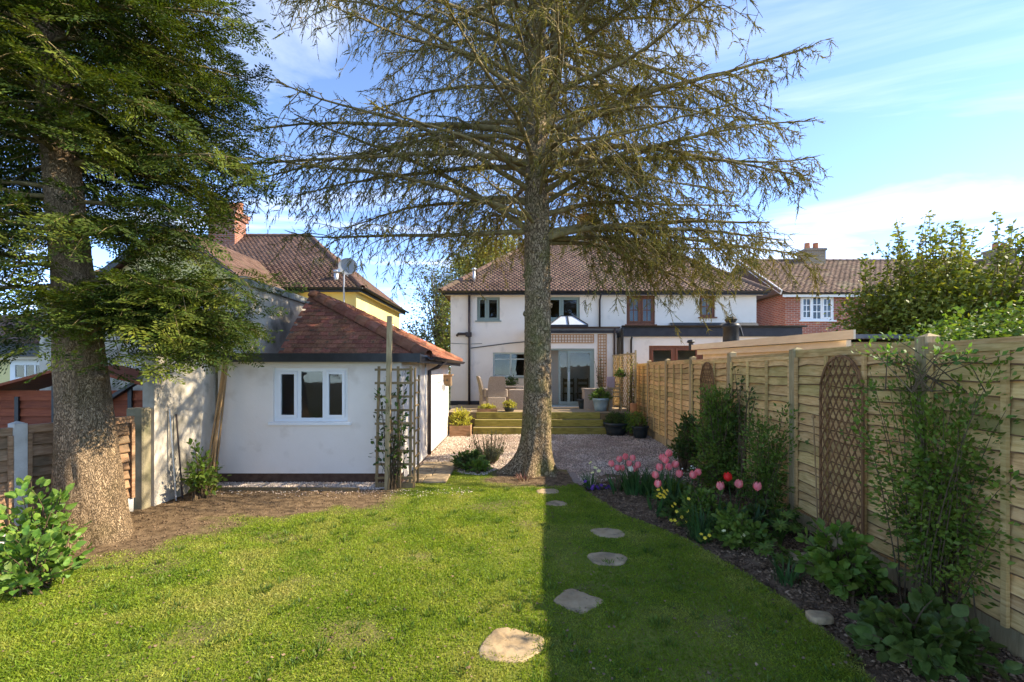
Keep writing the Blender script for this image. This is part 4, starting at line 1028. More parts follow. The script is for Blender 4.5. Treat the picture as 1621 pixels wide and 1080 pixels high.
part(O, 'fascia', MB().box(-4.86, -1.47, 7.43, 7.468, 1.99, 2.13).box(-1.53, -1.49, 7.47, 8.2, 1.98, 2.09), M_BLACK)
part(O, 'soffit', MB().box(-4.84, -1.55, 7.47, 7.638, 2.04, 2.078).box(-1.818, -1.56, 7.64, 13.3, 2.04, 2.078), M_BLACK)
# the hipped tile roof; the verge stands clear of the tall rendered wall
A0, A1 = Vector((-4.02, 8.2, 2.10)), Vector((-1.5, 8.2, 2.10))
AP, RB, B1 = Vector((-4.02, 9.5, 3.36)), Vector((-4.02, 11.75, 3.36)), Vector((-1.5, 13.42, 2.10))
rf = part(O, 'roof', MB().add([A0, A1, AP, RB, B1, (-4.02, 13.42, 2.10), (-4.02, 8.2, 2.0)], [(0, 1, 2), (1, 4, 3, 2), (4, 5, 3), (0, 2, 3, 5)]), M_TILE_OUT)
w_ = (AP - A0).normalized()
fl = (AP - A0).length
Pp, Mm = tile_slope(A0, (1, 0, 0), AP, [(-.05, 0), (2.52, 0), (0.02, fl), (-.05, fl)], .165, .118, seed=50)
tme = []
for k in range(5):
    tm = bpy.data.meshes.new('tile'); rg = random.Random(k)
    tm.from_pydata([(x + rg.gauss(0, .02), y + rg.gauss(0, .01), z * (1 + rg.gauss(0, .1))) for x, y, z in TILE_V], [], TILE_F); tm.update(); tme.append(tm)
for i in range(len(Pp)):
    o = link('tile', tme[i % 5], M_TILE_OUT, O)
    Mx = Matrix([list(Mm[i][r]) + [Pp[i][r] - world_loc(O)[r]] for r in range(3)] + [[0, 0, 0, 1]])
    o.matrix_basis = Mx
n_tiles = len(Pp)
us = Vector((0, 1, 0)); up_ = Vector((-4.02, 8.2, 3.36))
ws = (up_ - A1).normalized()
Pp, Mm = tile_slope(A1, us, up_, [((p - A1).dot(us), (p - A1).dot(ws)) for p in (A1, B1, RB, AP)], .165, .105, seed=51)
T = TRI(); T.add(TILE_V, TILE_F, Mm, Pp); o = link('tile_courses', T.mesh('tile_courses', world_loc(O)), M_TILE_OUT, O); o['kind'] = 'stuff'
for a, b, r_ in ((A1, AP, .13), (AP, RB, .12), (B1, RB, .12)):
    for t_ in half_tiles(a + Vector((0, 0, .03)), b + Vector((0, 0, .03)), r_, .30): part(O, 'hip_tile', t_, M_TILE_OUT)
part(O, 'end_cap', MB().lathe([(0, 0), (.12, .0), (.13, .03), (.09, .10), (0, .13)], (-4.02, 9.45, 3.36), 14), M_TILE_OUT, True)
gutter(O, (-1.42, 8.1, 2.10), (-1.42, 13.45, 2.10), .06, M_PIPE)
pipe(O, [(-1.42, 9.95, 2.06), (-1.60, 9.95, 1.92), (-1.77, 9.95, 1.85), (-1.77, 9.95, .06)], .04)
part(O, 'fascia', MB().box(-1.52, -1.49, 8.2, 13.42, 1.98, 2.085), M_PIPE)
pipe(O, [(-1.79, 9.62, 2.0), (-1.79, 9.62, .3)], .014, M_UPVC, 'cable_conduit')
dr = part(O, 'door', MB().box(-1.90, -1.86, 8.48, 9.24, .07, 1.97), M_UPVC)
part(dr, 'handle', MB().bar((-1.84, 9.14, .98), (-1.84, 9.14, 1.12), .03, .03), M_METAL)
part(O, 'lantern_bracket', MB().tube([(-1.815, 11.4, 1.55), (-1.70, 11.4, 1.62), (-1.68, 11.4, 1.5)], .014, 6).box(-1.72, -1.64, 11.36, 11.44, 1.38, 1.5), M_METAL)
bx = thing('bird_box', 'small wooden bird box on the sunlit side of the outbuilding', 'bird box', (-1.72, 12.4, 1.5))
part(bx, 'body', MB().bbox(-1.81, -1.62, 12.3, 12.55, 1.44, 1.72, .008), M_OLDFENCE); part(bx, 'roof', MB().box(-1.815, -1.58, 12.27, 12.58, 1.722, 1.75), M_OLDFENCE)
part(bx, 'entrance_hole', MB().tube([(-1.72, 12.296, 1.6), (-1.72, 12.288, 1.6)], .025, 12), M_BLACK)

# tall stained garage wall beside it
K = thing('neighbour_garage', 'tall stained rendered garage wall with concrete coping beside the outbuilding', 'garage', (-5.4, 8.9, 0))
kw = MB()
kw.add([(-4.9, 6.36, -.05), (-4.9, 8.45, -.05), (-4.9, 8.45, 3.42), (-4.9, 8.2, 3.25), (-4.9, 7.3, 2.75), (-4.9, 6.36, 2.32), (-5.06, 6.36, -.05), (-5.06, 8.45, -.05), (-5.06, 8.45, 3.42), (-5.06, 8.2, 3.25), (-5.06, 7.3, 2.75), (-5.06, 6.36, 2.32)],
       [(0, 1, 2, 3, 4, 5), (11, 10, 9, 8, 7, 6), (6, 0, 5, 11), (5, 4, 10, 11), (4, 3, 9, 10), (3, 2, 8, 9)])
kw.wall((-4.9, 8.45, 0), (0, 1, 0), 3.15, -.05, 3.42, .16)
kw.wall((-8.6, 8.45, 0), (1, 0, 0), 3.53, -.05, 3.42, .16); kw.wall((-8.6, 11.6, 0), (0, -1, 0), 2.98, -.05, 3.42, .16); kw.wall((-4.9, 11.6, 0), (-1, 0, 0), 3.54, -.05, 3.42, .16)
part(K, 'wall', kw, M_CONC)
part(K, 'roof', MB().box(-8.43, -5.07, 8.62, 11.43, 3.25, 3.38), M_LEAD)
for k in range(4):
    part(K, 'coping_stone', MB().bbox(-5.12, -4.82, 8.42 + k * .8 + .004, 8.42 + (k + 1) * .8 - .004, 3.425, 3.57, .025), M_COPING)
part(K, 'pillar', MB().bbox(-5.16, -4.93, 6.2, 6.355, -.05, 1.35, .015), mat('mossy_concrete', [(.20, .17, .10), (.34, .29, .19)], .95, 5, bump=.4, island=0, dirt=((.10, .10, .05), 3, .5, .72)))

# bungalow glimpsed beyond the fence
U = thing('bungalow', 'low building with dark tile roof and white small paned window beyond the old tree', 'bungalow', (-10, 8.9, 0))
uw = (-9.72, -8.95, 1.35, 2.06)
wu = MB().wall((-15, 9.0, 0), (1, 0, 0), 6.2, 0, 2.30, .2, [(uw[0] + 15, uw[1] + 15, uw[2], uw[3])]).wall((-8.8, 9.2, 0), (0, 1, 0), 3, 0, 2.3, .2)
part(U, 'wall', wu, M_YELLOW_PALE); window(U, *uw, 9.0, M_UPVC, (1,), .10, muntins=(2, 1), rec=-.01)
part(U, 'fascia', MB().box(-15, -8.55, 8.72, 8.76, 2.12, 2.36), M_BLACK)
part(U, 'board', MB().box(-15, -8.6, 8.77, 8.99, 2.06, 2.12), M_CREAM)
a, b = Vector((-15, 8.7, 2.36)), Vector((-8.5, 8.7, 2.36)); c, e = Vector((-8.9, 10.2, 3.06)), Vector((-15, 10.2, 3.06))
ur = part(U, 'roof', MB().add([a, b, c, e, (-15, 12.3, 2.3), (-8.5, 12.3, 2.3)], [(0, 1, 2, 3), (3, 2, 5, 4), (1, 5, 2)]), M_TILE_YEL)
Pp, Mm = tile_slope(a, (1, 0, 0), e, [(0, 0), (6.5, 0), (6.1, 1.62), (0, 1.62)], .3, .16, .02, seed=60)
T = TRI(); T.add(TILE_V, TILE_F, Mm, Pp); o = link('tile_courses', T.mesh('tile_courses', world_loc(U)), M_TILE_YEL, ur); o['kind'] = 'stuff'
# ================================================================== fences
def slat_meshes(name, L, h, n=5, amp=.012, seg=8, top_in=.010, proud=.046, th=.030, board=None, edge=None):
    out = []
    for k in range(n):
        rg = random.Random(100 + k * 7); V = []
        w = [rg.gauss(0, amp) for _ in range(seg + 1)]; kn = rg.randrange(2, seg - 1)
        for i in range(seg + 1):
            y = L * i / seg; z = w[i] * .7 + (w[max(0, i - 1)] + w[min(seg, i + 1)]) * .25
            if i == kn: z -= amp * .9
            bow = rg.gauss(0, .0025)
            V += [(-proud + bow, y, z), (-top_in + bow, y, h), (-proud + th + bow, y, z + .002), (-proud + bow + .0008, y, z + .009 + rg.uniform(0, .005))]
        F = []
        for i in range(seg):
            a, b = i * 4, i * 4 + 4
            F += [(a, a + 3, b + 3, b), (a + 2, a, b, b + 2), (a + 3, a + 1, b + 1, b + 3), (a + 1, a + 2, b + 2, b + 1)]
        F += [(0, 2, 1, 3), (seg * 4, seg * 4 + 3, seg * 4 + 1, seg * 4 + 2)]
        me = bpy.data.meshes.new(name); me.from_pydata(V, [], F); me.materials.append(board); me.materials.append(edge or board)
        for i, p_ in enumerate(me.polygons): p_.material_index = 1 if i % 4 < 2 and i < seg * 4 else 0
        me.update(); out.append(me)
    return out

def fence(name, label, start, rotz, posts, z0, z1, ztop, slat_h, pitch, m, mpost, battens, cap=True, gboard=None, post_w=.10, post_top=.09, amp=.012, skip_first=False):
    """lap panel fence along its own +Y, boards facing its -X; posts = distances along it"""
    f = thing(name, label, 'fence', start, None, rotz)
    rg = random.Random(int(abs(start[0]) * 1000))
    cache = {}
    for p in posts[1 if skip_first else 0:]:
        w = post_w / 2; h = z1 + post_top + rg.uniform(-.015, .02); b = MB()
        b.box(-.075, -.075 + post_w, p - w, p + w, -.3, h)
        c = len(b.v); b.v += [(-.06, p - w, h), (-.06 + post_w, p - w, h), (-.06 + post_w, p + w, h), (-.06, p + w, h), (-.06 + w, p, h + .03)]
        b.f += [(c, c + 1, c + 4), (c + 1, c + 2, c + 4), (c + 2, c + 3, c + 4), (c + 3, c, c + 4)]
        part(f, 'post', b, mpost, local=True)
    for a, b in zip(posts[:-1], posts[1:]):
        ya, yb = a + post_w / 2 + .004, b - post_w / 2 - .004; L = yb - ya
        dz = rg.uniform(-.02, .02)
        fr = MB()
        if cap: fr.box(-.055, .022, ya, yb, z1 + dz - .005, z1 + dz + .03)
        fr.box(-.052, -.036, ya, yb, z1 + dz - .055, z1 + dz - .006)
        pn = part(f, 'panel', fr, m, local=True)
        key = round(L, 2)
        if key not in cache: cache[key] = slat_meshes('slat', L, slat_h, 6, amp, board=m, edge=M_LAP_SHADE)
        k = int(round((z1 - .03 - z0) / pitch))
        for i in range(k):
            o = link('slat', rg.choice(cache[key]), m, pn, (rg.gauss(0, .0015), ya, z0 + dz + i * pitch + rg.gauss(0, .004)), (rg.gauss(0, .003), 0, 0))
        for q in range(battens + 2):
            yy = ya + .02 + (L - .04) * q / (battens + 1)
            o = link('batten', MB().box(-.072, -.048, yy - .019, yy + .019, z0 + dz - .01, z1 + dz - .056).mesh('batten'), m, pn)
        if gboard:
            part(f, 'gravel_board', MB().box(-.006, .02, ya, yb, -.06, z0 + .05).box(-.04, -.008, ya, yb, -.06, z0 - .012), gboard, local=True)
    return f
ys = [-2.07, -.15, 1.77, 3.69, 5.60, 7.50, 9.45, 11.36, 13.30, 15.2]
ang = math.atan(.066); kf = math.hypot(1, .066)
fence('boundary_fence', 'tall pale lap panel fence running along the flower bed to the house', (fence_x(-2.07), -2.07, 0), -ang, [(y + 2.07) * kf for y in ys], .20, 2.05, 2.05, .150, .113, M_FENCE, M_POSTW, 2, gboard=M_POSTW, post_w=.105, post_top=.07)
la = math.atan(.294); kl = math.hypot(1, .294)
lst = (left_fence_x(2.6), 2.6, 0)
# this one faces the lawn, its +X side: built mirrored by turning it round
yE = 6.19
fence('old_lap_fence', 'low weathered brown lap fence with concrete posts behind the old tree', (left_fence_x(yE) + .02, yE, 0), math.pi - la, [.0, 1.17 * kl, 3.05 * kl, 4.6 * kl], .19, 1.22, 1.24, .155, .118, M_OLDFENCE, M_CPOST, 1, gboard=M_CPOST, post_w=.11, post_top=.07, amp=.007, skip_first=True)
tp = thing('trellis_topper', 'orange ladder trellis on top of the low old fence', 'trellis', (left_fence_x(4.6), 4.6, 1.2))
for z in (1.34, 1.46, 1.56): part(tp, 'rail', MB().bar((left_fence_x(4.9), 4.9, z), (left_fence_x(3.4), 3.4, z), .03, .045), M_ORANGEW)
for y in (4.86, 4.3, 3.8): part(tp, 'upright', MB().bar((left_fence_x(y) - .03, y, 1.16), (left_fence_x(y) - .03, y, 1.60), .04, .03, (0, 1, 0)), M_ORANGEW)

rs = thing('red_shed', 'red stained board shed behind the low old fence', 'shed', (-6.6, 7.2, 0))
sl = slat_meshes('slat', 3.1, .15, 4, .004, board=M_REDWOOD)
for i in range(12):
    L_ = 1.0
    o = link('slat', sl[i % 4], M_REDWOOD, rs, (1.38, 0, .02 + i * .125), (0, 0, rad(90)))
for x in (-8.2, -7.62, -7.05, -6.35, -5.88, -5.3): part(rs, 'post', MB().box(x - .03, x + .03, 7.135, 7.165, 0, 1.62 if x > -7.5 else 1.45), M_BLACK)
part(rs, 'roof', MB().bar((-8.5, 7.4, 1.42), (-6.6, 7.4, 1.92), .9, .04).bar((-6.6, 7.4, 1.92), (-5.2, 7.4, 1.56), .9, .04), M_REDWOOD)
part(rs, 'brace', MB().bar((-6.35, 7.12, 1.30), (-5.6, 7.12, 1.78), .05, .09, (0, 1, 0)), M_BLACK)

# lattice screen at the end of the deck, one lath at a time
ls = thing('lattice_screen', 'tall diagonal lattice screen between deck and house wall', 'trellis screen', (3.66, 14.0, .6))
sa, sb = Vector((3.66, 13.75, 0)), Vector((3.48, 15.9, 0)); sd = (sb - sa).normalized(); SL = (sb - sa).length; sn = Vector((-sd.y, sd.x, 0))
for u_ in (.0, SL / 3, SL * 2 / 3, SL): part(ls, 'upright', MB().bar(sa + sd * u_ + Vector((0, 0, .3)), sa + sd * u_ + Vector((0, 0, 2.46 - .04 * u_)), .045, .045, sd), M_POSTW)
for z in (.72, 2.36): part(ls, 'rail', MB().bar(sa + Vector((0, 0, z)) + sn * .03, sb + Vector((0, 0, z)) + sn * .03, .03, .05), M_POSTW)
for sgn, o_ in ((1, .012), (-1, .022)):
    for k in range(-12, 22):
        u0 = k * .16; pts = []
        za, zb = .72, 2.36
        ua, ub = u0, u0 + (zb - za) * sgn
        lo_, hi_ = (ua, za), (ub, zb)
        def clip(p, q):
            (u1, z1), (u2, z2) = p, q
            t0, t1 = 0.0, 1.0
            for lim, s_ in ((0.0, 1), (SL, -1)):
                d1, d2 = (u1 - lim) * s_, (u2 - lim) * s_
                if d1 < 0 and d2 < 0: return None
                if d1 < 0: t0 = max(t0, d1 / (d1 - d2))
                elif d2 < 0: t1 = min(t1, d1 / (d1 - d2))
            if t1 - t0 < .05: return None
            f_ = lambda t_: (u1 + (u2 - u1) * t_, z1 + (z2 - z1) * t_)
            return f_(t0), f_(t1)
        c = clip(lo_, hi_)
        if c: part(ls, 'lath', MB().bar(sa + sd * c[0][0] + Vector((0, 0, c[0][1])) + sn * o_, sa + sd * c[1][0] + Vector((0, 0, c[1][1])) + sn * o_, .022, .008, sn), M_FENCE)

# arched lattice panels hung on the fence
def arched_lattice(yc, w, z0, z1, label, pitch=.095):
    c = Vector((fence_x(yc) - .09, yc, 0)); u = Vector((.066, 1, 0)).normalized(); n = Vector((-u.y, u.x, 0))
    th_ = thing('arched_lattice', label, 'trellis', (c.x, c.y, z0))
    r = w / 2; zs = z1 - r * 1.15
    def top(a): return zs + (z1 - zs) * math.sqrt(max(0, 1 - (a / r) ** 2))
    fr = [(-r, z0), (-r, zs)] + [(-r * math.cos(math.pi * k / 14), zs + (z1 - zs) * math.sin(math.pi * k / 14)) for k in range(1, 14)] + [(r, zs), (r, z0)]
    P = lambda a, z, o=0: c + u * a + Vector((0, 0, z)) + n * o
    m_ = MB()
    for a, b in zip(fr[:-1], fr[1:]): m_.bar(P(*a), P(*b), .022, .018, n)
    m_.bar(P(-r, z0), P(r, z0), .022, .018, n)
    part(th_, 'frame', m_, M_WILLOW)
    for sg, o_ in ((1, .008), (-1, .018)):
        k = -40
        while k < 60:
            a0 = k * pitch; seg = []
            for s_ in range(0, 200):
                z = z0 + (z1 - z0) * s_ / 199; a = a0 + (z - z0) * .62 * sg
                if abs(a) < r - .005 and z < top(a) - .005: seg.append((a, z))
            if len(seg) > 3: part(th_, 'lath', MB().bar(P(seg[0][0], seg[0][1], o_), P(seg[-1][0], seg[-1][1], o_), .012, .009, n), M_WILLOW)
            k += 1
arched_lattice(4.66, .66, .22, 2.0, 'arched brown lattice panel on the fence behind the broad hydrangea')
arched_lattice(8.45, .66, .35, 2.0, 'arched brown lattice panel on the fence partly hidden by the tall dark shrub')

# ================================================================== deck and steps
DK = thing('timber_deck', 'timber deck with three green sleeper steps before the white house', 'deck', (.8, 14.5, 0))
rgd = random.Random(3)
y = 14.02; k = 0
while y < 17.05:
    xa, xb = -1.98, 3.74
    if y + .14 > 16.08: xb = .53
    o = part(DK, 'board', MB().box(xa, xb, y + .003, y + .137, .565, .6 + rgd.uniform(-.002, .002)), M_DECK); y += .14; k += 1
part(DK, 'joist_frame', MB().box(-1.96, 3.72, 14.06, 15.9, .05, .56), M_BLACK)
for i, (z, yy, xa, xb) in enumerate(((0, 13.46, -1.13, 2.74), (.2, 13.74, -1.11, 2.70), (.4, 14.0, -1.08, 2.66))):
    xm = .9 + .2 * i
    for a, b in ((xa, xm), (xm + .004, xb)):
        part(DK, 'sleeper', MB().bbox(a, b, yy, yy + (.10 if i < 2 else .058), z - (.04 if i == 0 else -.002), z + .196, .008), M_SLEEPER)
    if i < 2:
        for q in range(2): part(DK, 'tread', MB().box(xa, xb, yy + .102 + q * .092, yy + .102 + q * .092 + .088, z + .15, z + .188), M_DECK)
for a, b in ((-1.98, -1.09), (2.67, 3.74)):
    for z in (.02, .2, .38): part(DK, 'facing_board', MB().box(a, b, 14.02 - .03, 14.018, z, z + .17), M_TRELW)

def rattan_chair(x, y, rz, label, group=None):
    t = thing('rattan_chair', label, 'chair', (x, y, .6), group, rz)
    part(t, 'seat', MB().bbox(-.29, .29, -.28, .28, 0.0, .42, .02), M_RATTAN, local=True)
    b = MB(); V = []
    for (z, o_, w) in ((.38, .0, .28), (.6, .03, .285), (.85, .08, .275), (1.02, .13, .25), (1.07, .15, .20)):
        V += [(-w, -.26 - o_, z), (w, -.26 - o_, z), (w, -.20 - o_, z), (-w, -.20 - o_, z)]
    F = [(3, 2, 1, 0), (16, 17, 18, 19)]
    for i in range(4):
        for q in range(4): F.append((i * 4 + q, i * 4 + (q + 1) % 4, i * 4 + 4 + (q + 1) % 4, i * 4 + 4 + q))
    part(t, 'backrest', b.add(V, F), M_RATTAN, local=True)
    for s in (-1, 1):
        part(t, 'armrest', MB().bbox(s * .31 - .045, s * .31 + .045, -.24, .27, .42, .66, .02), M_RATTAN, local=True)
    part(t, 'cushion', MB().bbox(-.24, .24, -.19, .25, .425, .50, .03), M_CUSHION, local=True)
    for s in (-1, 1):
        for q in (-.24, .24): part(t, 'foot', MB().box(s * .25 - .02, s * .25 + .02, q - .02, q + .02, -.001, .02), M_BLACK, local=True)
rattan_chair(-.52, 14.95, rad(8), 'high backed grey rattan chair with its back turned to the lawn', 'rattan chairs on the deck')
rattan_chair(-.78, 15.75, rad(-75), 'grey rattan chair standing sideways beside the downpipe', 'rattan chairs on the deck')
sf = thing('rattan_sofa', 'low grey rattan sofa half hidden behind the spruce trunk', 'sofa', (.35, 15.2, .6))
part(sf, 'base', MB().bbox(-.12, .95, 14.95, 15.5, .6, .98, .03), M_RATTAN); part(sf, 'backrest', MB().bbox(-.12, .95, 14.86, 14.948, .6, 1.26, .03), M_RATTAN)
part(sf, 'cushion', MB().bbox(-.05, .88, 14.98, 15.46, .982, 1.08, .03), M_CUSHION)
tbl = thing('rattan_table', 'rattan garden table on the deck under the kitchen window', 'table', (-.1, 16.1, .6))
part(tbl, 'tabletop', MB().bbox(-.55, .4, 15.75, 16.5, 1.28, 1.33, .01), M_RATTAN); part(tbl, 'base', MB().bbox(-.3, .15, 15.95, 16.3, .6, 1.28, .02), M_RATTAN)

# pale folding chair and little bench by the pots
fc = thing('folding_chair', 'pale wooden folding chair between the blue pot and the lattice screen', 'chair', (3.2, 14.45, .6))
for x in (3.02, 3.38): part(fc, 'leg', MB().bar((x, 14.3, .6), (x, 14.66, 1.42), .03, .035).bar((x, 14.68, .6), (x, 14.32, 1.05), .03, .035), M_POSTW)
for q in range(4): part(fc, 'seat_slat', MB().box(3.0, 3.4, 14.32 + q * .085, 14.39 + q * .085, 1.04, 1.06), M_POSTW)
for z in (1.18, 1.30, 1.41): part(fc, 'back_slat', MB().bar((3.0, 14.54 + (z - 1.18) * .45, z), (3.4, 14.54 + (z - 1.18) * .45, z), .02, .05), M_POSTW)
part(fc, 'cushion', MB().bbox(2.98, 3.25, 14.62, 14.68, 1.28, 1.66, .02), mat('dusty_pink_cushion', [(.36, .27, .29), (.43, .33, .34)], .95, 9, bump=.2))
bn = thing('storage_bench', 'grey brown storage bench behind the blue glazed pot', 'bench', (2.8, 15.3, .6))
part(bn, 'body', MB().bbox(2.35, 3.25, 15.1, 15.6, .6, 1.22, .01), M_RATTAN); part(bn, 'lid', MB().bbox(2.32, 3.28, 15.07, 15.62, 1.224, 1.27, .01), M_RATTAN)

# trellis stand with post before the outbuilding corner
ts = thing('garden_trellis', 'square mesh timber trellis at the corner of the white outbuilding', 'trellis', (-1.82, 7.3, 0))
for x0, x1 in ((-2.13, -2.09), (-1.95, -1.94), (-1.78, -1.79), (-1.60, -1.59)):
    part(ts, 'upright', MB().bar((x0, 7.3, -.02), (x1, 7.3, 1.92), .04, .028, (0, 1, 0)), M_TRELW)
for k in range(9):
    z = .17 + k * .212; part(ts, 'rung', MB().bar((-2.15, 7.278, z), (-1.55, 7.278, z + rgd.uniform(-.005, .008)), .022, .036), M_TRELW)
part(ts, 'base_board', MB().box(-2.14, -1.55, 7.282, 7.318, -.02, .09), M_TRELW)
tsd = thing('garden_trellis', 'narrow trellis end panel turned towards the sunlit wall of the outbuilding', 'trellis', (-1.53, 7.35, 0))
for y_ in (7.32, 7.62): part(tsd, 'upright', MB().bar((-1.545, y_, -.02), (-1.53, y_, 1.90 if y_ < 7.5 else 1.78), .03, .03, (1, 0, 0)), M_TRELW)
for k in range(8):
    z = .3 + k * .2; part(tsd, 'rung', MB().bar((-1.52, 7.30, z), (-1.52, 7.64, z), .02, .024), M_TRELW)
single('tall_post', MB().bar((-1.94, 7.22, -.05), (-1.90, 7.22, 2.70), .072, .072, (0, 1, 0)), M_POSTW, 'tall square timber post standing in front of the corner trellis', 'post', (-1.92, 7.22, 0))

# canes leaning in the corner
rgc = random.Random(9)
for i in range(6):
    bx_, by_ = -4.72 + .05 * (i % 3) + rgc.uniform(-.02, .02), 7.22 + .05 * (i // 3) + rgc.uniform(-.03, .03)
    tx, ty = -4.60 + rgc.uniform(-.05, .05), 7.55 + rgc.uniform(-.02, .02)
    h = (2.12, 2.05, 1.95, 2.15, 1.98, 1.8)[i]
    pts = [Vector((bx_ - .06, by_, 0)).lerp(Vector((tx, ty - .06, h)), k / 8) for k in range(9)]
    rr = [.016 - .0006 * k + (.003 if k % 2 else 0) for k in range(9)]
    single('bamboo_cane', MB().tube(pts, rr, 7), M_CANE, 'one of a sheaf of tan bamboo canes leaning between stained wall and white wall', 'cane', (bx_, by_, 0), 'canes leaning in the corner of the white wall', True)
for i, (x, y_, h, lab) in enumerate(((-4.84, 6.62, 1.30, 'thin grey metal rod leaning on the stained wall, the taller one'), (-4.83, 6.74, 1.22, 'thin dark rod leaning on the stained wall, the shorter one'))):
    single('metal_rod', MB().tube([(x + .05, y_, 0), (x - .03, y_ - .02, h)], .011, 6), M_PIPE if i else M_METAL, lab, 'rod', (x, y_, 0))
single('garden_cane', MB().tube([(fence_x(5.05) - .12, 4.98, -.02), (fence_x(5.1) - .09, 5.12, 1.33)], .008, 6).lathe([(0, 0), (.02, .01), (.022, .03), (0, .05)], (fence_x(5.1) - .09, 5.12, 1.32), 8), M_CANE, 'slim garden cane with a knob standing against the fence beside the arched lattice', 'cane', (fence_x(5.05), 5.0, 0))
single('plant_label', MB().add([(2.905, 2.93, .10), (2.925, 2.93, .10), (2.935, 2.93, .145), (2.895, 2.93, .145), (2.905, 2.933, .10), (2.925, 2.933, .10), (2.935, 2.933, .145), (2.895, 2.933, .145), (2.912, 2.9315, .02), (2.918, 2.9315, .02)],
       [(0, 1, 2, 3), (7, 6, 5, 4), (0, 3, 7, 4), (1, 5, 6, 2), (3, 2, 6, 7), (0, 8, 9, 1)]), M_UPVC, 'small white plant label stuck in the soil beside the broad leaved clump', 'plant label', (2.915, 2.93, 0))

# cream garden room behind the fence
GR = thing('garden_room', 'cream fascia garden room with flat roof showing above the fence', 'garden room', (6.5, 10, 0))
wgr = MB(); wgr.wall((5.72, 8.3, 0), (1, 0, 0), 1.3, -.05, 2.36, .12).wall((7.02, 8.42, 0), (0, 1, 0), 5.4, -.05, 2.36, .12).wall((7.02, 13.9, 0), (-1, 0, 0), 1.3, -.05, 2.36, .12).wall((5.72, 13.8, 0), (0, -1, 0), 5.4, -.05, 2.36, .12, [(.5, 2.2, 1.0, 1.95)])
part(GR, 'wall', wgr, M_CREAM)
part(GR, 'roof', MB().add([(5.48, 7.9, 2.47), (7.2, 7.9, 2.47), (7.2, 14.1, 2.60), (5.48, 14.1, 2.60), (5.48, 7.9, 2.40), (7.2, 7.9, 2.40), (7.2, 14.1, 2.53), (5.48, 14.1, 2.53)], [(0, 1, 2, 3), (7, 6, 5, 4), (0, 4, 5, 1), (1, 5, 6, 2), (2, 6, 7, 3), (3, 7, 4, 0)]), M_LEAD)
part(GR, 'fascia', MB().bar((5.46, 7.4, 2.43), (5.46, 14.1, 2.56), .035, .15), M_CREAM)
part(GR, 'beam', MB().bar((5.62, 7.75, 2.29), (5.62, 14.0, 2.40), .08, .14), M_CREAM)
fl_ = thing('black_flue', 'stubby black flue cowl standing above the cream roof edge', 'flue', (5.75, 12.2, 2.5))
part(fl_, 'pipe', MB().lathe([(.20, 0), (.19, .42), (.22, .44), (.22, .52), (.14, .56), (0, .56)], (5.75, 12.2, 2.54), 14), M_BLACK, True)
part(fl_, 'cowl', MB().lathe([(0, .60), (.12, .58), (.16, .66), (.10, .72), (0, .73)], (5.75, 12.2, 2.54), 12).bar((5.97, 12.2, 3.05), (6.03, 12.15, 2.75), .05, .05), M_BLACK)
single('small_cowl', MB().lathe([(.07, 0), (.07, .2), (.13, .24), (.09, .3), (0, .32)], (5.55, 14.4, 2.5), 12), M_BLACK, 'small black vent cap at the far end of the cream roof', 'vent', (5.55, 14.4, 2.5))

# pots and planters
def pot(c, r, h, m, label, name='plant_pot', group=None):
    return single(name, pot_mesh(c, r, h), m, label, 'pot', c, group, True)
pot((2.76, 14.45, .6), .25, .40, M_POTBLUE, 'pale blue glazed pot on the corner of the deck')
pot((2.34, 15.35, .6), .17, .32, M_POTDARK, 'dark pot beside the sliding door frame')
pot((2.98, 13.35, 0), .33, .36, M_POTDARK, 'wide dark pot beside the bottom step with clipped box')
pot((3.52, 12.75, 0), .22, .34, M_POTDARK, 'dark round pot on the gravel at the foot of the fence')
single('log_pillar', MB().lathe([(.10, 0), (.105, .3), (.1, .6), (.108, .88), (.09, .9), (0, .9)], (3.55, 13.55, .0), 12), M_ORANGEW, 'rusty orange tube planter standing against the end of the fence', 'planter', (3.55, 13.55, 0), None, True)
def planter(x0, x1, y0, y1, z0, z1, label):
    p = thing('timber_planter', label, 'planter', ((x0 + x1) / 2, (y0 + y1) / 2, z0))
    n = 2
    for k in range(n):
        za, zb = z0 + (z1 - z0) * k / n + .002, z0 + (z1 - z0) * (k + 1) / n - .002
        part(p, 'plank', MB().box(x0, x1, y0, y0 + .03, za, zb), M_OLDFENCE); part(p, 'plank', MB().box(x1 - .03, x1, y0 + .032, y1, za, zb), M_OLDFENCE); part(p, 'plank', MB().box(x0, x0 + .03, y0 + .032, y1, za, zb), M_OLDFENCE)
    part(p, 'soil', MB().box(x0 + .032, x1 - .032, y0 + .032, y1, z0, z1 - .03), M_SOIL)
planter(-1.76, -1.17, 13.08, 13.5, 0, .30, 'low wooden planter below the steps holding the golden shrub')
planter(-1.06, -.45, 14.08, 14.34, .6, .70, 'shallow wooden trough along the top of the steps')
single('small_pot', pot_mesh((-.08, 14.22, .6), .17, .12), M_POTDARK, 'shallow dark bowl under the round golden shrub on the deck edge', 'pot', (-.08, 14.22, .6), None, True)
# ================================================================== plants
def curve_pts(a, b, bend, n=6):
    a, b, c = Vector(a), Vector(b), Vector(bend)
    return [a * (1 - t_) ** 2 + c * 2 * t_ * (1 - t_) + b * t_ ** 2 for t_ in [i / (n - 1) for i in range(n)]]

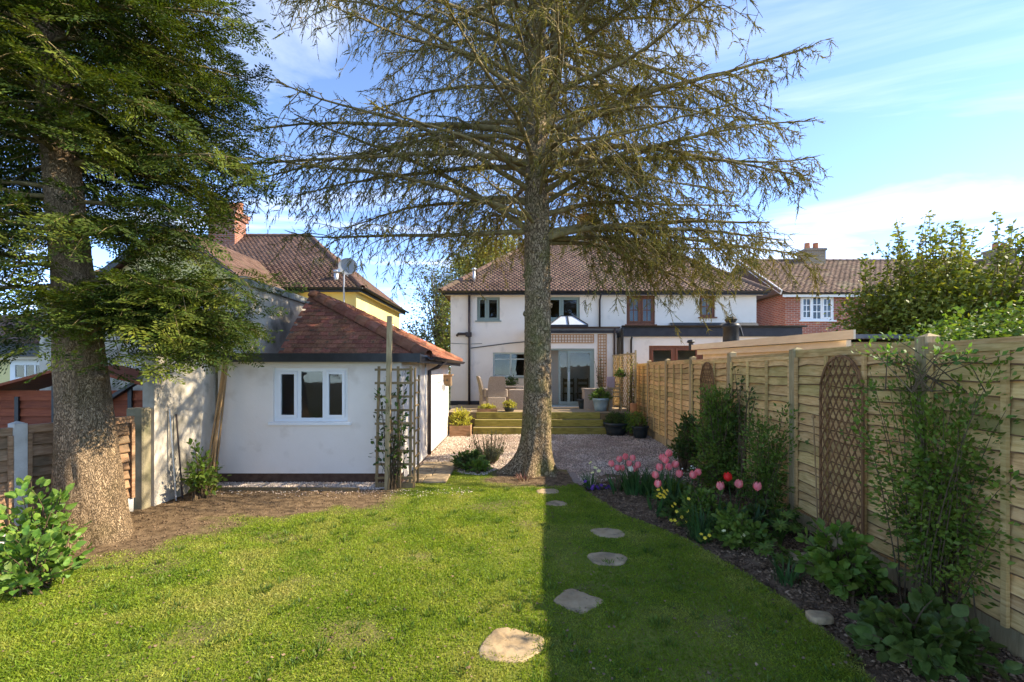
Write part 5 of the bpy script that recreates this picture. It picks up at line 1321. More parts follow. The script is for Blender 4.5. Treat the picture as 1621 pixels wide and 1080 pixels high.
def shrub(name, label, cat, base, ends, leaf_len, lm, stem_m=None, per=14, start=.35, spread=.06, group=None, big=False, r0=.012, up=.5, out=.6, flat=.55, width=1.0, indiv=False, seed=1, base_r=.06, leafname='leaf'):
    """stems bend from the base to every end point; leaves sit along the outer part of each stem"""
    rg = np.random.default_rng(seed); rr = random.Random(seed)
    th_ = thing(name, label, cat, base, group)
    b = Vector(base); st = MB(); P = []; D = []
    cen = Vector(np.mean(np.array(ends), axis=0))
    for e in ends:
        e = Vector(e); a = b + Vector((rr.gauss(0, base_r), rr.gauss(0, base_r), 0))
        mid = a.lerp(e, .55) + Vector((rr.gauss(0, .05), rr.gauss(0, .05), (e.z - a.z) * .22))
        pts = curve_pts(a, e, mid, 6)
        st.tube(pts, [r0 * (1 - .75 * i / 5) for i in range(6)], 4, False)
        for _ in range(per):
            t_ = start + (1 - start) * (rr.random() ** .8); k = min(4, int(t_ * 5)); p = pts[k].lerp(pts[k + 1], t_ * 5 - k)
            o = Vector((rr.gauss(0, 1), rr.gauss(0, 1), rr.gauss(0, .6))); o.normalize()
            P.append((p + o * spread * rr.random())[:])
            dd = o * .8 + (p - cen).normalized() * out + Vector((0, 0, up)); D.append(dd[:])
    part(th_, 'stem', st, stem_m or M_TWIG)
    P = np.array(P); D = np.array(D); n = len(P)
    s = leaf_len * rg.uniform(.55, 1.25, n)
    outw = unit(P - np.array(cen) + [0, -.12, 0])
    upv = rg.normal(0, flat, (n, 3)) + outw * .8 + [0, -.25, .55]
    Mx = frames(D, upv, s, s * width, s)
    if indiv:
        ms = []
        for k in range(4):
            rgk = random.Random(k + seed * 5); me = bpy.data.meshes.new(leafname)
            me.from_pydata([(x * rgk.uniform(.85, 1.15), y, z + rgk.gauss(0, .02)) for x, y, z in OVAL_V], [], OVAL_F)
            me.polygons.foreach_set('use_smooth', [True] * len(OVAL_F)); me.update(); ms.append(me)
        order = np.argsort(P[:, 1] - P[:, 2] * .6)
        if n > 290:
            rest = order[290:]; T = TRI(); T.add(OVAL_V, OVAL_F, Mx[rest], P[rest]); o = link('foliage', T.mesh('foliage', base), lm, th_); o['kind'] = 'stuff'
        for i in order[:290]:
            o = link(leafname, ms[i % 4], lm, th_)
            o.matrix_basis = Matrix([list(Mx[i][r]) + [P[i][r] - b[r]] for r in range(3)] + [[0, 0, 0, 1]])
    else:
        T = TRI(); T.add(OVAL_V if big else SMALL_V, OVAL_F if big else SMALL_F, Mx, P)
        part_o = link('foliage', T.mesh('foliage', base), lm, th_)
    return th_

def dome(c, rx, ry, h, n, seed, zmin=.25, shell=.55):
    rr = random.Random(seed); out = []
    for _ in range(n):
        a = rr.random() * 2 * math.pi; el = math.asin(rr.random() ** .8); k = shell + (1 - shell) * rr.random() ** .5
        out.append((c[0] + rx * k * math.cos(a) * math.cos(el), c[1] + ry * k * math.sin(a) * math.cos(el), c[2] + max(zmin * h, h * k * math.sin(el))))
    return out
def column(c, r, h, n, seed, z0=.1):
    rr = random.Random(seed); out = []
    for _ in range(n):
        a = rr.random() * 2 * math.pi; z = z0 + (1 - z0) * rr.random(); k = r * math.sqrt(rr.random()) * (1.05 - .55 * z)
        out.append((c[0] + k * math.cos(a), c[1] + k * math.sin(a), c[2] + h * z))
    return out
# ---- flower bed shrubs
shrub('evergreen_shrub', 'rounded dark evergreen shrub against the far fence panels', 'shrub', (3.22, 8.45, 0), dome((3.22, 8.45, .25), .34, .38, .86, 70, 1), .060, L_DARK, per=26, big=True, spread=.07, seed=1)
shrub('tall_shrub', 'tall dense green shrub reaching the top of the fence, behind the tulips', 'shrub', (3.22, 7.2, 0), column((3.22, 7.2, 0), .50, 1.62, 150, 2), .055, L_MID, per=60, spread=.12, seed=2)
shrub('climbing_rose', 'dark climber with arching stems on the fence post above the tall shrub', 'climber', (3.40, 6.85, 0), [(3.42, 6.9, 1.75), (3.38, 6.7, 1.55), (3.25, 6.3, 1.62), (3.2, 6.1, 1.5), (3.4, 7.1, 1.9), (3.36, 6.95, 1.3), (3.3, 6.75, 1.15), (3.42, 7.3, 1.6), (3.35, 7.6, 1.5), (3.3, 8.0, 1.45)], .055, L_DARK, per=34, spread=.09, r0=.016, start=.3, seed=3)
shrub('loose_shrub', 'loose twiggy green shrub between the tulips and the fence cane', 'shrub', (3.12, 5.75, 0), column((3.12, 5.75, 0), .42, 1.25, 46, 4, .3) + [(3.26, 5.35, 1.38), (3.3, 5.6, 1.45), (3.2, 5.2, 1.1), (3.28, 6.1, 1.3)], .048, L_MID, per=75, spread=.12, start=.2, r0=.006, seed=4)
shrub('fence_climber', 'leafy climber on the near fence with yellow tips lit above the rail', 'climber', (3.10, 3.45, 0), [(3.15 + random.gauss(0, .05), 3.45 + random.gauss(0, .30), z) for z in np.linspace(.7, 1.95, 46)] + [(3.05, 3.95, 1.72), (3.02, 4.1, 1.6), (3.0, 4.05, 1.35), (3.05, 3.9, 1.25), (3.15, 3.0, 1.9), (3.14, 2.95, 1.6), (3.16, 2.9, 1.2), (3.1, 2.95, .85), (3.12, 3.05, .6), (3.1, 3.85, .75), (3.05, 3.95, .9)], .046, L_CLIMB, per=120, spread=.13, start=.18, r0=.006, seed=5, base_r=.08)
shrub('climber_tips', 'spray of yellow green leaf tips at the top of the near climber', 'foliage spray', (3.14, 3.42, 1.7), [(3.05 + random.gauss(0, .05), 3.42 + random.gauss(0, .32), 2.00 + random.gauss(0, .06)) for _ in range(20)] + [(3.0, 4.05, 1.68), (3.0, 4.12, 1.72)], .045, L_FRESH, per=12, spread=.06, start=.6, r0=.005, seed=6, base_r=.15)
shrub('hydrangea', 'broad leaved hydrangea mound in front of the arched lattice', 'shrub', (2.72, 3.85, 0), dome((2.72, 3.85, .12), .35, .35, .46, 46, 7, .2, .6), .088, L_HYD, per=13, start=.35, big=True, spread=.05, indiv=True, width=1.25, seed=7, up=.25, out=.8)
shrub('broad_leaf_clump', 'bluish green broad leaved clump in the near corner of the bed', 'plant', (2.58, 2.93, 0), dome((2.58, 2.93, .05), .40, .36, .38, 48, 8, .2, .45), .090, L_HOSTA, per=13, start=.3, big=True, spread=.05, indiv=True, width=1.3, seed=8, up=.35, out=.7)
shrub('leafy_mound', 'fresh green leafy mound below the red tulip', 'plant', (2.42, 4.95, 0), dome((2.42, 4.95, .05), .30, .30, .34, 60, 9, .2, .5), .062, L_MID, per=22, start=.3, big=True, spread=.08, width=1.3, seed=9, up=.3)
shrub('columbine', 'ferny green columbine beside the lone pink tulip', 'plant', (2.28, 5.55, 0), dome((2.28, 5.55, .05), .26, .26, .46, 50, 10, .2, .5), .052, L_MID, per=28, start=.3, spread=.08, width=1.3, seed=10)
shrub('low_foliage', 'low dark foliage under the yellow primroses', 'plant', (2.1, 5.85, 0), dome((2.1, 5.85, .03), .32, .3, .22, 40, 12, .2, .5), .075, L_DARK, per=8, start=.4, big=True, spread=.05, seed=12)
shrub('low_foliage', 'low leafy patch between the two clumps of pink tulips', 'plant', (2.3, 6.6, 0), dome((2.3, 6.6, .03), .42, .35, .26, 46, 13, .2, .5), .085, L_HYD, per=8, start=.4, big=True, spread=.05, seed=13)
shrub('low_foliage', 'dark leafy filler along the foot of the fence under the loose shrub', 'plant', (2.95, 5.3, 0), dome((2.95, 5.3, .03), .34, .4, .34, 46, 14, .2, .5), .075, L_DARK, per=9, start=.4, big=True, spread=.06, seed=14)
shrub('seedling_patch', 'tiny green seedlings in the soil beside the fence by the big climber', 'plant', (2.9, 3.6, 0), dome((2.95, 3.65, .01), .28, .4, .12, 22, 15, .3, .5), .045, L_DARK, per=6, start=.4, spread=.05, seed=15)
def palmate(c, n, h, r, label, seed, m=L_MID):
    """lupin-like plant: stalks carrying fans of narrow leaflets"""
    rr = random.Random(seed); t_ = thing('lupin', label, 'plant', c, 'lupins in the flower bed'); st = MB(); P = []; D = []; U = []
    for _ in range(n):
        a = rr.random() * 6.283; k = r * math.sqrt(rr.random()); e = Vector((c[0] + k * math.cos(a), c[1] + k * math.sin(a), c[2] + h * rr.uniform(.45, 1)))
        st.tube(curve_pts(c, e, (c[0] + k * .3 * math.cos(a), c[1] + k * .3 * math.sin(a), e.z)), .004, 3, False)
        nrm = Vector((math.cos(a) * .5, math.sin(a) * .5, 1)).normalized(); x = nrm.orthogonal().normalized(); y = nrm.cross(x)
        for q in range(9):
            b = 6.283 * q / 9 + rr.uniform(-.1, .1); P.append(e[:]); D.append((x * math.cos(b) + y * math.sin(b) + nrm * .25)[:]); U.append(nrm[:])
    part(t_, 'stem', st, L_MID); T = TRI(); T.add(SMALL_V, SMALL_F, frames(np.array(D), np.array(U), .085, .045, .085), np.array(P))
    link('foliage', T.mesh('foliage', c), m, t_)
palmate((2.80, 4.85, 0), 16, .42, .22, 'lupin with fanned leaflets next to the fresh green mound', 16)
palmate((2.52, 4.42, 0), 9, .18, .14, 'small low lupin in front of the fresh green mound', 17)
def blades(name, label, cat, c, n, h, r, seed, m=L_BLADE, w=.011, lean=.45, group=None):
    rg = np.random.default_rng(seed); a = rg.random(n) * 6.283; k = r * np.sqrt(rg.random(n))
    T = TRI(); P = np.column_stack([c[0] + k * np.cos(a), c[1] + k * np.sin(a), np.full(n, c[2] - .02)])
    D = np.column_stack([np.cos(a) * lean * rg.random(n) + rg.normal(0, .12, n), np.sin(a) * lean * rg.random(n) + rg.normal(0, .12, n), np.ones(n)])
    V = [(-1, 0, 0), (1, 0, 0), (-1, .35, .0), (1, .35, .0), (-.75, .7, -.06), (.75, .7, -.06), (0, 1, -.22)]
    T.add(V, [(0, 1, 3), (0, 3, 2), (2, 3, 5), (2, 5, 4), (4, 5, 6)], frames(D, np.column_stack([-np.cos(a), -np.sin(a), np.full(n, .1)]), h * rg.uniform(.6, 1.1, n), w, h), P)
    return tag(link(name, T.mesh(name, c), m, None, c), label, cat, group)
blades('iris_leaves', 'stiff upright bulb leaves at the far end of the bed under pink tulips', 'plant', (1.86, 7.0, 0), 120, .46, .22, 31, w=.010)
blades('iris_leaves', 'dark strap leaves beside the middle clump of pink tulips', 'plant', (2.12, 6.75, 0), 90, .46, .2, 32, w=.011)
blades('chive_clump', 'upright chive clump beside the fresh green mound', 'plant', (2.08, 5.12, 0), 150, .38, .13, 33, w=.004, lean=.3)
blades('bulb_leaves', 'small tuft of bulb leaves at the lawn edge near the flat bed stone', 'plant', (2.42, 4.08, 0), 46, .22, .10, 34, w=.008)
blades('grass_tuft', 'long grass tuft growing at the foot of the stained wall', 'grass tuft', (-4.62, 7.05, 0), 60, .18, .12, 35, L_GRASS, .006)
# ---- tulips
def tulip_bloom():
    m_ = MB()
    for k in range(6):
        a = k * math.pi / 3; inner = k % 2; r_ = .034 if not inner else .030; V = []
        for i, (t_, rr_, w) in enumerate(((0, .30, .10), (.3, 1.0, .62), (.62, 1.05, .66), (.86, .86, .42), (1, .72, .06))):
            for s in (-1, 0, 1):
                b = a + s * w * .95; q = rr_ * r_ * (1.0 if s == 0 else .97); V.append((q * math.cos(b), q * math.sin(b), t_ * .072))
        m_.add(V, [(i * 3 + s, i * 3 + s + 1, i * 3 + 4 + s, i * 3 + 3 + s) for i in range(4) for s in (0, 1)])
    return m_.mesh('bloom', (0, 0, 0), True)
BLOOM = {}
def tulip(x, y, z, m, label, group, seed, size=1.0):
    rr = random.Random(seed); t_ = thing('tulip', label, 'tulip', (x + rr.gauss(0, .03), y + rr.gauss(0, .03), 0), group); b = t_.location
    tip = Vector((x, y, z))
    part(t_, 'stem', MB().tube(curve_pts(b, tip, (b[0], b[1], z * .6)), .0045, 5, False), L_BLADE, True)
    if m.name not in BLOOM:
        BLOOM[m.name] = tulip_bloom()
    o = link('bloom', BLOOM[m.name], m, t_, (tip - b)[:], (rr.gauss(0, .14), rr.gauss(0, .14), rr.random() * 6)); o.scale = (size * 1.16, size * 1.16, size * 1.2)
    for q in range(2):
        a = rr.random() * 6.28; L_ = z * rr.uniform(.55, .85)
        V = []
        for i, (t2, w) in enumerate(((0, .012), (.3, .026), (.65, .022), (1, .002))):
            o_ = Vector((math.cos(a), math.sin(a), 0)) * (t2 * .10 + t2 * t2 * .04); s_ = Vector((-math.sin(a), math.cos(a), 0)) * w
            c_ = Vector((b[0], b[1], L_ * t2)) + o_; V += [c_ - s_, c_ - o_.normalized() * .006 if t2 else c_, c_ + s_]
        part(t_, 'leaf', MB().add(V, [(i * 3 + s, i * 3 + s + 1, i * 3 + 4 + s, i * 3 + 3 + s) for i in range(3) for s in (0, 1)]), L_BLADE, True)
px2 = lambda px, py, Yd: ((px - 810.5) / 735 * Yd, Yd, CAM_H - (py - 587) / 735 * Yd)
far_ = [(968, 731), (980, 724), (985, 738), (990, 720), (996, 731), (1002, 722), (1010, 733), (977, 738), (1004, 739)]
ORD = ['first', 'second', 'third', 'fourth', 'fifth', 'sixth', 'seventh', 'eighth', 'ninth']
far_lab = lambda i: 'pink tulip of the far clump by the gravel, %s counted from the spruce side' % ORD[sorted(range(9), key=lambda k: far_[k]).index(i)]
mid_lab = lambda i: 'pink tulip of the middle clump above the primroses, %s counted from the spruce side' % ORD[sorted(range(9), key=lambda k: mid_[k]).index(i)]
for i, (a, b) in enumerate(far_):
    x, y, z = px2(a, b + 8, 7.05 + .1 * (i % 3 - 1)); tulip(x, y, z, M_PINK, far_lab(i), 'pink tulips of the far clump', i, 1.12)
mid_ = [(1058, 715), (1054, 726), (1066, 732), (1044, 738), (1057, 737), (1038, 750), (1040, 764), (1075, 748), (1049, 722)]
for i, (a, b) in enumerate(mid_):
    x, y, z = px2(a, b + 8, 6.1 + .07 * (i % 3 - 1) + (740 - b) * .006); tulip(x, y, z, M_PINK, mid_lab(i), 'pink tulips of the middle clump', 20 + i, 1.15)
for i, (a, b, d, m_, s, lab) in enumerate(((1097, 758, 5.7, M_PINK, 1.12, 'pink tulip pair blossom standing alone between clump and columbine'), (1107, 753, 5.75, M_PINK, 1.0, 'slightly smaller pink tulip leaning on its twin beside the columbine'),
        (1140, 776, 5.4, M_PINK, 1.15, 'pink tulip in front of and below the red one'), (1153, 762, 5.45, M_RED, 1.2, 'single bright red tulip'),
        (1169, 773, 5.35, M_PINK, 1.15, 'pink tulip directly beside the red one on the fence side'), (1198, 777, 5.2, M_PINK, 1.15, 'pink tulip set apart nearest the loose shrub'))):
    x, y, z = px2(a, b, d); tulip(x, y, z, m_, lab, 'single tulips around the red one', 40 + i, s)
x, y, z = px2(1000, 747, 7.0); tulip(x, y, z, M_WPET, 'cream tulip low in the far pink clump', 'tulips of other colours', 60, 1.0)
# ---- small flowers
def posy(name, label, cat, c, flowers, m, leafmat, r=.022, seed=1, leaves=26, group=None, leaf=.07, eye=None):
    """a low plant: rosette of leaves and open five-petalled flowers on short stalks"""
    rr = random.Random(seed); t_ = thing(name, label, cat, c, group); st = MB(); T = TRI(); P = []; D = []
    for fx, fy, fz in flowers:
        st.tube([(c[0] + (fx - c[0]) * .4, c[1] + (fy - c[1]) * .4, 0), (fx, fy, fz)], .0025, 3, False)
        f = MB(); nrm = Vector((rr.gauss(0, .4), -.75 + rr.gauss(0, .3), .8)).normalized(); x_ = nrm.orthogonal().normalized(); y_ = nrm.cross(x_); cc = Vector((fx, fy, fz)); V = [cc]
        for q in range(10):
            b = 6.283 * q / 10; k = r * (1.1 if q % 2 else .78); V.append(cc + (x_ * math.cos(b) + y_ * math.sin(b)) * k + nrm * r * .25)
        f.add(V, [(0, 1 + q, 1 + (q + 1) % 10) for q in range(10)])
        part(t_, 'flower', f, m, False)
    part(t_, 'stem', st, L_BLADE)
    a = np.random.default_rng(seed); k = leaves; an = a.random(k) * 6.283
    rx = max(.08, max(abs(f[0] - c[0]) for f in flowers)); ry = max(.08, max(abs(f[1] - c[1]) for f in flowers))
    P = np.column_stack([c[0] + rx * .8 * a.uniform(-1, 1, k), c[1] + ry * .8 * a.uniform(-1, 1, k), a.uniform(.01, .05, k)])
    T.add(OVAL_V, OVAL_F, frames(np.column_stack([np.cos(an), np.sin(an), a.uniform(.2, 1.0, k)]), [0, 0, 1.0], leaf * a.uniform(.6, 1.2, k)), P)
    link('foliage', T.mesh('foliage', c), leafmat, t_)
def at(px, py, d): return px2(px, py, d)
posy('primrose', 'dense bunch of yellow primroses at the lawn side of the middle tulips', 'primrose', (2.0, 5.95, 0), [at(a, b, 5.85) for a, b in ((1042, 776), (1047, 773), (1051, 778), (1044, 782), (1049, 784), (1054, 782), (1046, 788), (1051, 787), (1041, 786), (1056, 777))], M_YEL, L_MID, .024, 71)
posy('primrose', 'loose yellow primroses scattered below the dense bunch', 'primrose', (2.1, 5.5, 0), [at(a, b, 5.5) for a, b in ((1064, 802), (1068, 798), (1071, 810), (1079, 819), (1088, 809), (1073, 829), (1086, 827), (1068, 824), (1062, 824), (1090, 790))], M_YEL, L_MID, .022, 72, 34)
posy('primrose', 'two yellow primroses low at the lawn edge beside the chives', 'primrose', (2.06, 5.0, 0), [at(1110, 846, 4.95), at(1123, 848, 4.95), at(1116, 852, 4.9)], M_YEL, L_MID, .02, 73, 10)
posy('primrose', 'pale yellow primrose in front of the fresh green mound', 'primrose', (2.42, 4.78, 0), [at(1177, 847, 4.75), at(1171, 850, 4.75), at(1146, 841, 4.8)], M_PALEY, L_MID, .022, 74, 10)
posy('pansy', 'purple pansies edging the far end of the bed', 'pansy', (1.35, 7.25, 0), [at(928 + 4.3 * i + random.uniform(-2, 2), 768 + random.uniform(-6, 6), 7.2) for i in range(11)], M_PURP, L_DARK, .030, 75, 40, leaf=.05)
posy('daffodil', 'pale yellow daffodils rising at the tip of the bed by the gravel', 'daffodil', (1.22, 7.3, 0), [at(a, b, 7.3) for a, b in ((935, 733), (942, 741), (948, 746), (938, 749))], M_PALEY, L_BLADE, .034, 76, 8)
posy('white_blossom', 'sprinkle of tiny white flowers behind the middle tulips', 'flower', (2.35, 6.6, 0), [at(1082 + random.uniform(-4, 22), 738 + random.uniform(-6, 10), 6.6) for i in range(9)], M_WPET, L_MID, .012, 77, 14)
blades('daffodil_leaves', 'narrow daffodil leaves at the tip of the bed by the gravel', 'plant', (1.24, 7.3, 0), 40, .32, .10, 36, w=.007)
# ---- round the spruce and along the walls
shrub('ground_cover', 'glossy dark green ground cover clump against the spruce roots', 'plant', (-.78, 8.75, 0), dome((-.78, 8.75, .02), .36, .3, .32, 70, 80, .2, .5), .075, L_DARK, per=14, start=.35, big=True, spread=.07, seed=80, up=.4)
shrub('ground_cover', 'brighter low leaves in front of the dark ground cover', 'plant', (-.62, 8.5, 0), dome((-.62, 8.5, .02), .26, .2, .2, 36, 81, .2, .5), .07, L_MID, per=10, start=.35, big=True, spread=.06, seed=81)
lav = thing('lavender', 'grey twiggy lavender on the gravel behind the spruce roots', 'plant', (-.45, 9.25, 0)); st = MB(); P = []; D = []; rr = random.Random(82)
for _ in range(90):
    a = rr.random() * 6.283; k = rr.random() ** .5; e = Vector((-.45 + .42 * k * math.cos(a), 9.25 + .3 * k * math.sin(a), rr.uniform(.3, .62)))
    pts = curve_pts((-.45 + .12 * k * math.cos(a), 9.25 + .1 * k * math.sin(a), 0), e, (-.45 + .3 * k * math.cos(a), 9.25 + .2 * k * math.sin(a), .2), 5); st.tube(pts, [.005, .0045, .004, .0035, .003], 3, False)
    for q in range(22):
        t_ = rr.uniform(.1, .62); i = min(3, int(t_ * 4)); P.append(pts[i].lerp(pts[i + 1], t_ * 4 - i)[:]); D.append((rr.gauss(0, 1), rr.gauss(0, 1), 1.0))
    P.append(pts[-1][:]); D.append((0, 0, 1)); P.append(pts[-2][:]); D.append((.2, 0, 1))
part(lav, 'stem', st, M_TWIG); T = TRI(); T.add(SMALL_V, SMALL_F, frames(np.array(D), [.1, -1, .3], .045, .03, .045), np.array(P)); link('foliage', T.mesh('foliage', lav.location), L_GREYG, lav)
blades('reddish_tuft', 'reddish strappy tuft among the spruce roots', 'plant', (.22, 7.86, 0), 40, .16, .14, 83, mat('bronze_leaf', [(.12, .05, .035), (.22, .10, .08)], .6, 5, bump=0, island=.3, trans=.2), .006, .9)
shrub('rose_bush', 'leafy rose bush against the stained garage wall', 'shrub', (-4.52, 6.75, 0), dome((-4.52, 6.75, .1), .34, .26, .62, 34, 84, .3, .4) + [(-4.6, 6.7, .82), (-4.58, 6.75, .74)], .075, L_MID, per=11, start=.35, big=True, spread=.08, r0=.010, seed=84)
shrub('raspberry_canes', 'bright green raspberry canes in the near corner by the old fence', 'shrub', (-4.50, 4.42, 0), dome((-4.50, 4.42, .1), .36, .3, .82, 30, 85, .25, .4), .080, L_FRESH, per=13, start=.4, big=True, spread=.10, r0=.008, indiv=True, width=1.2, seed=85)
shrub('raspberry_canes', 'lower raspberry canes spilling over the lawn edge, cut by the picture edge', 'shrub', (-4.02, 3.92, 0), dome((-4.02, 3.92, .05), .36, .34, .48, 34, 86, .3, .5), .078, L_FRESH, per=12, start=.4, big=True, spread=.10, r0=.008, indiv=True, width=1.2, seed=86)
cl = [( -2.0 + random.gauss(0, .09), 7.25 + random.gauss(0, .05), z) for z in np.linspace(.5, 1.75, 20)] + [(-1.7 + random.gauss(0, .07), 7.27, z) for z in np.linspace(.35, 1.9, 20)]
shrub('clematis', 'dark leaved climber twining through the corner trellis', 'climber', (-1.86, 7.26, 0), cl, .075, L_DARK, per=9, start=.25, big=True, spread=.07, r0=.006, seed=87, base_r=.05)
# ---- pots and planters on the deck
shrub('golden_shrub', 'bright golden shrub filling the low wooden planter', 'shrub', (-1.46, 13.3, .27), dome((-1.46, 13.3, .3), .36, .25, .50, 70, 90, .1, .5), .07, L_YELLOW, per=18, start=.3, spread=.08, seed=90)
shrub('golden_shrub', 'low golden green plants along the deck trough', 'shrub', (-.76, 14.2, .66), dome((-.76, 14.2, .66), .34, .14, .16, 50, 91, .2, .4), .06, L_YELLOW, per=14, start=.3, spread=.05, seed=91)
shrub('golden_shrub', 'round clipped golden shrub in the shallow dark bowl', 'shrub', (-.08, 14.22, .70), dome((-.08, 14.22, .70), .24, .22, .26, 60, 92, .1, .6), .045, L_YELLOW, per=18, start=.3, spread=.05, seed=92)
shrub('potted_fern', 'arching green fern in the pale blue pot', 'plant', (2.76, 14.45, .95), dome((2.76, 14.45, .96), .36, .3, .34, 60, 93, -.1, .5), .08, L_MID, per=14, start=.3, spread=.05, seed=93)
shrub('clipped_box', 'dark clipped box filling the wide dark pot', 'shrub', (2.98, 13.35, .3), dome((2.98, 13.35, .34), .36, .34, .34, 110, 94, .1, .7), .04, L_DARK, per=26, start=.4, spread=.05, seed=94)
shrub('potted_plant', 'loose green plant in the dark pot at the foot of the fence', 'plant', (3.52, 12.75, .3), dome((3.48, 12.8, .3), .32, .3, .5, 44, 95, .2, .4), .07, L_MID, per=14, start=.3, spread=.07, seed=95)
shrub('potted_plant', 'yellowish leafy plant beside the rusty tube planter', 'plant', (3.40, 13.2, 0), dome((3.36, 13.2, .15), .26, .26, .62, 46, 96, .2, .4), .07, L_FRESH, per=14, start=.3, spread=.07, seed=96)
shrub('wall_climber', 'slender climber on the lattice by the sliding door', 'climber', (3.05, 15.9, .6), [(3.05 + random.gauss(0, .1), 15.95, z) for z in np.linspace(1.2, 2.4, 14)], .06, L_DARK, per=12, start=.3, spread=.08, seed=97)
shrub('screen_climber', 'green climber trailing down the lattice screen', 'climber', (3.60, 13.9, .6), [(3.56, 13.85 + random.gauss(0, .15), z) for z in np.linspace(1.0, 2.3, 16)], .06, L_OLIVE, per=14, start=.3, spread=.08, seed=98)
shrub('hanging_plant', 'round green plant hanging on the lattice screen', 'plant', (3.42, 14.6, 1.72), dome((3.40, 14.6, 1.66), .16, .16, .26, 30, 99, -.3, .5), .06, L_MID, per=12, start=.2, spread=.05, seed=99)
shrub('table_plant', 'white flowered pot plant on the rattan table', 'plant', (-.05, 16.1, 1.33), dome((-.05, 16.1, 1.35), .3, .2, .36, 30, 101, .1, .4), .07, L_DARK, per=12, start=.2, spread=.06, seed=101)
# ================================================================== trees
def trunk_mesh(path, radii, seg=56, flare=None, bump=.02, seed=0.0, roots=()):
    """tapered trunk round a centre line, bark ridges as real relief, buttress roots at the foot"""
    V = []; F = []; n = len(path)
    for i, (p, r) in enumerate(zip(path, radii)):
        for k in range(seg):
            a = 2 * math.pi * k / seg; rr_ = r
            if flare:
                h = p[2]; lobes = sum(am * math.exp(-(((a - an + math.pi) % (2 * math.pi) - math.pi) / wd) ** 2) for an, am, wd in roots)
                rr_ += (flare * .35 + flare * lobes) * math.exp(-max(h, 0) / .26)
            q = Vector((math.cos(a) * 3.2, math.sin(a) * 3.2, p[2] * 1.1 + seed))
            rdg = abs(mnoise.noise(Vector((math.cos(a) * 7 * r * 4, math.sin(a) * 7 * r * 4, p[2] * 3.0 + seed))))
            rr_ += bump * (mnoise.noise(q) * .9 - rdg * .8 + .25)
            V.append((p[0] + rr_ * math.cos(a), p[1] + rr_ * math.sin(a), p[2]))
    for i in range(n - 1):
        for k in range(seg): F.append((i * seg + k, i * seg + (k + 1) % seg, (i + 1) * seg + (k + 1) % seg, (i + 1) * seg + k))
    return MB().add(V, F)

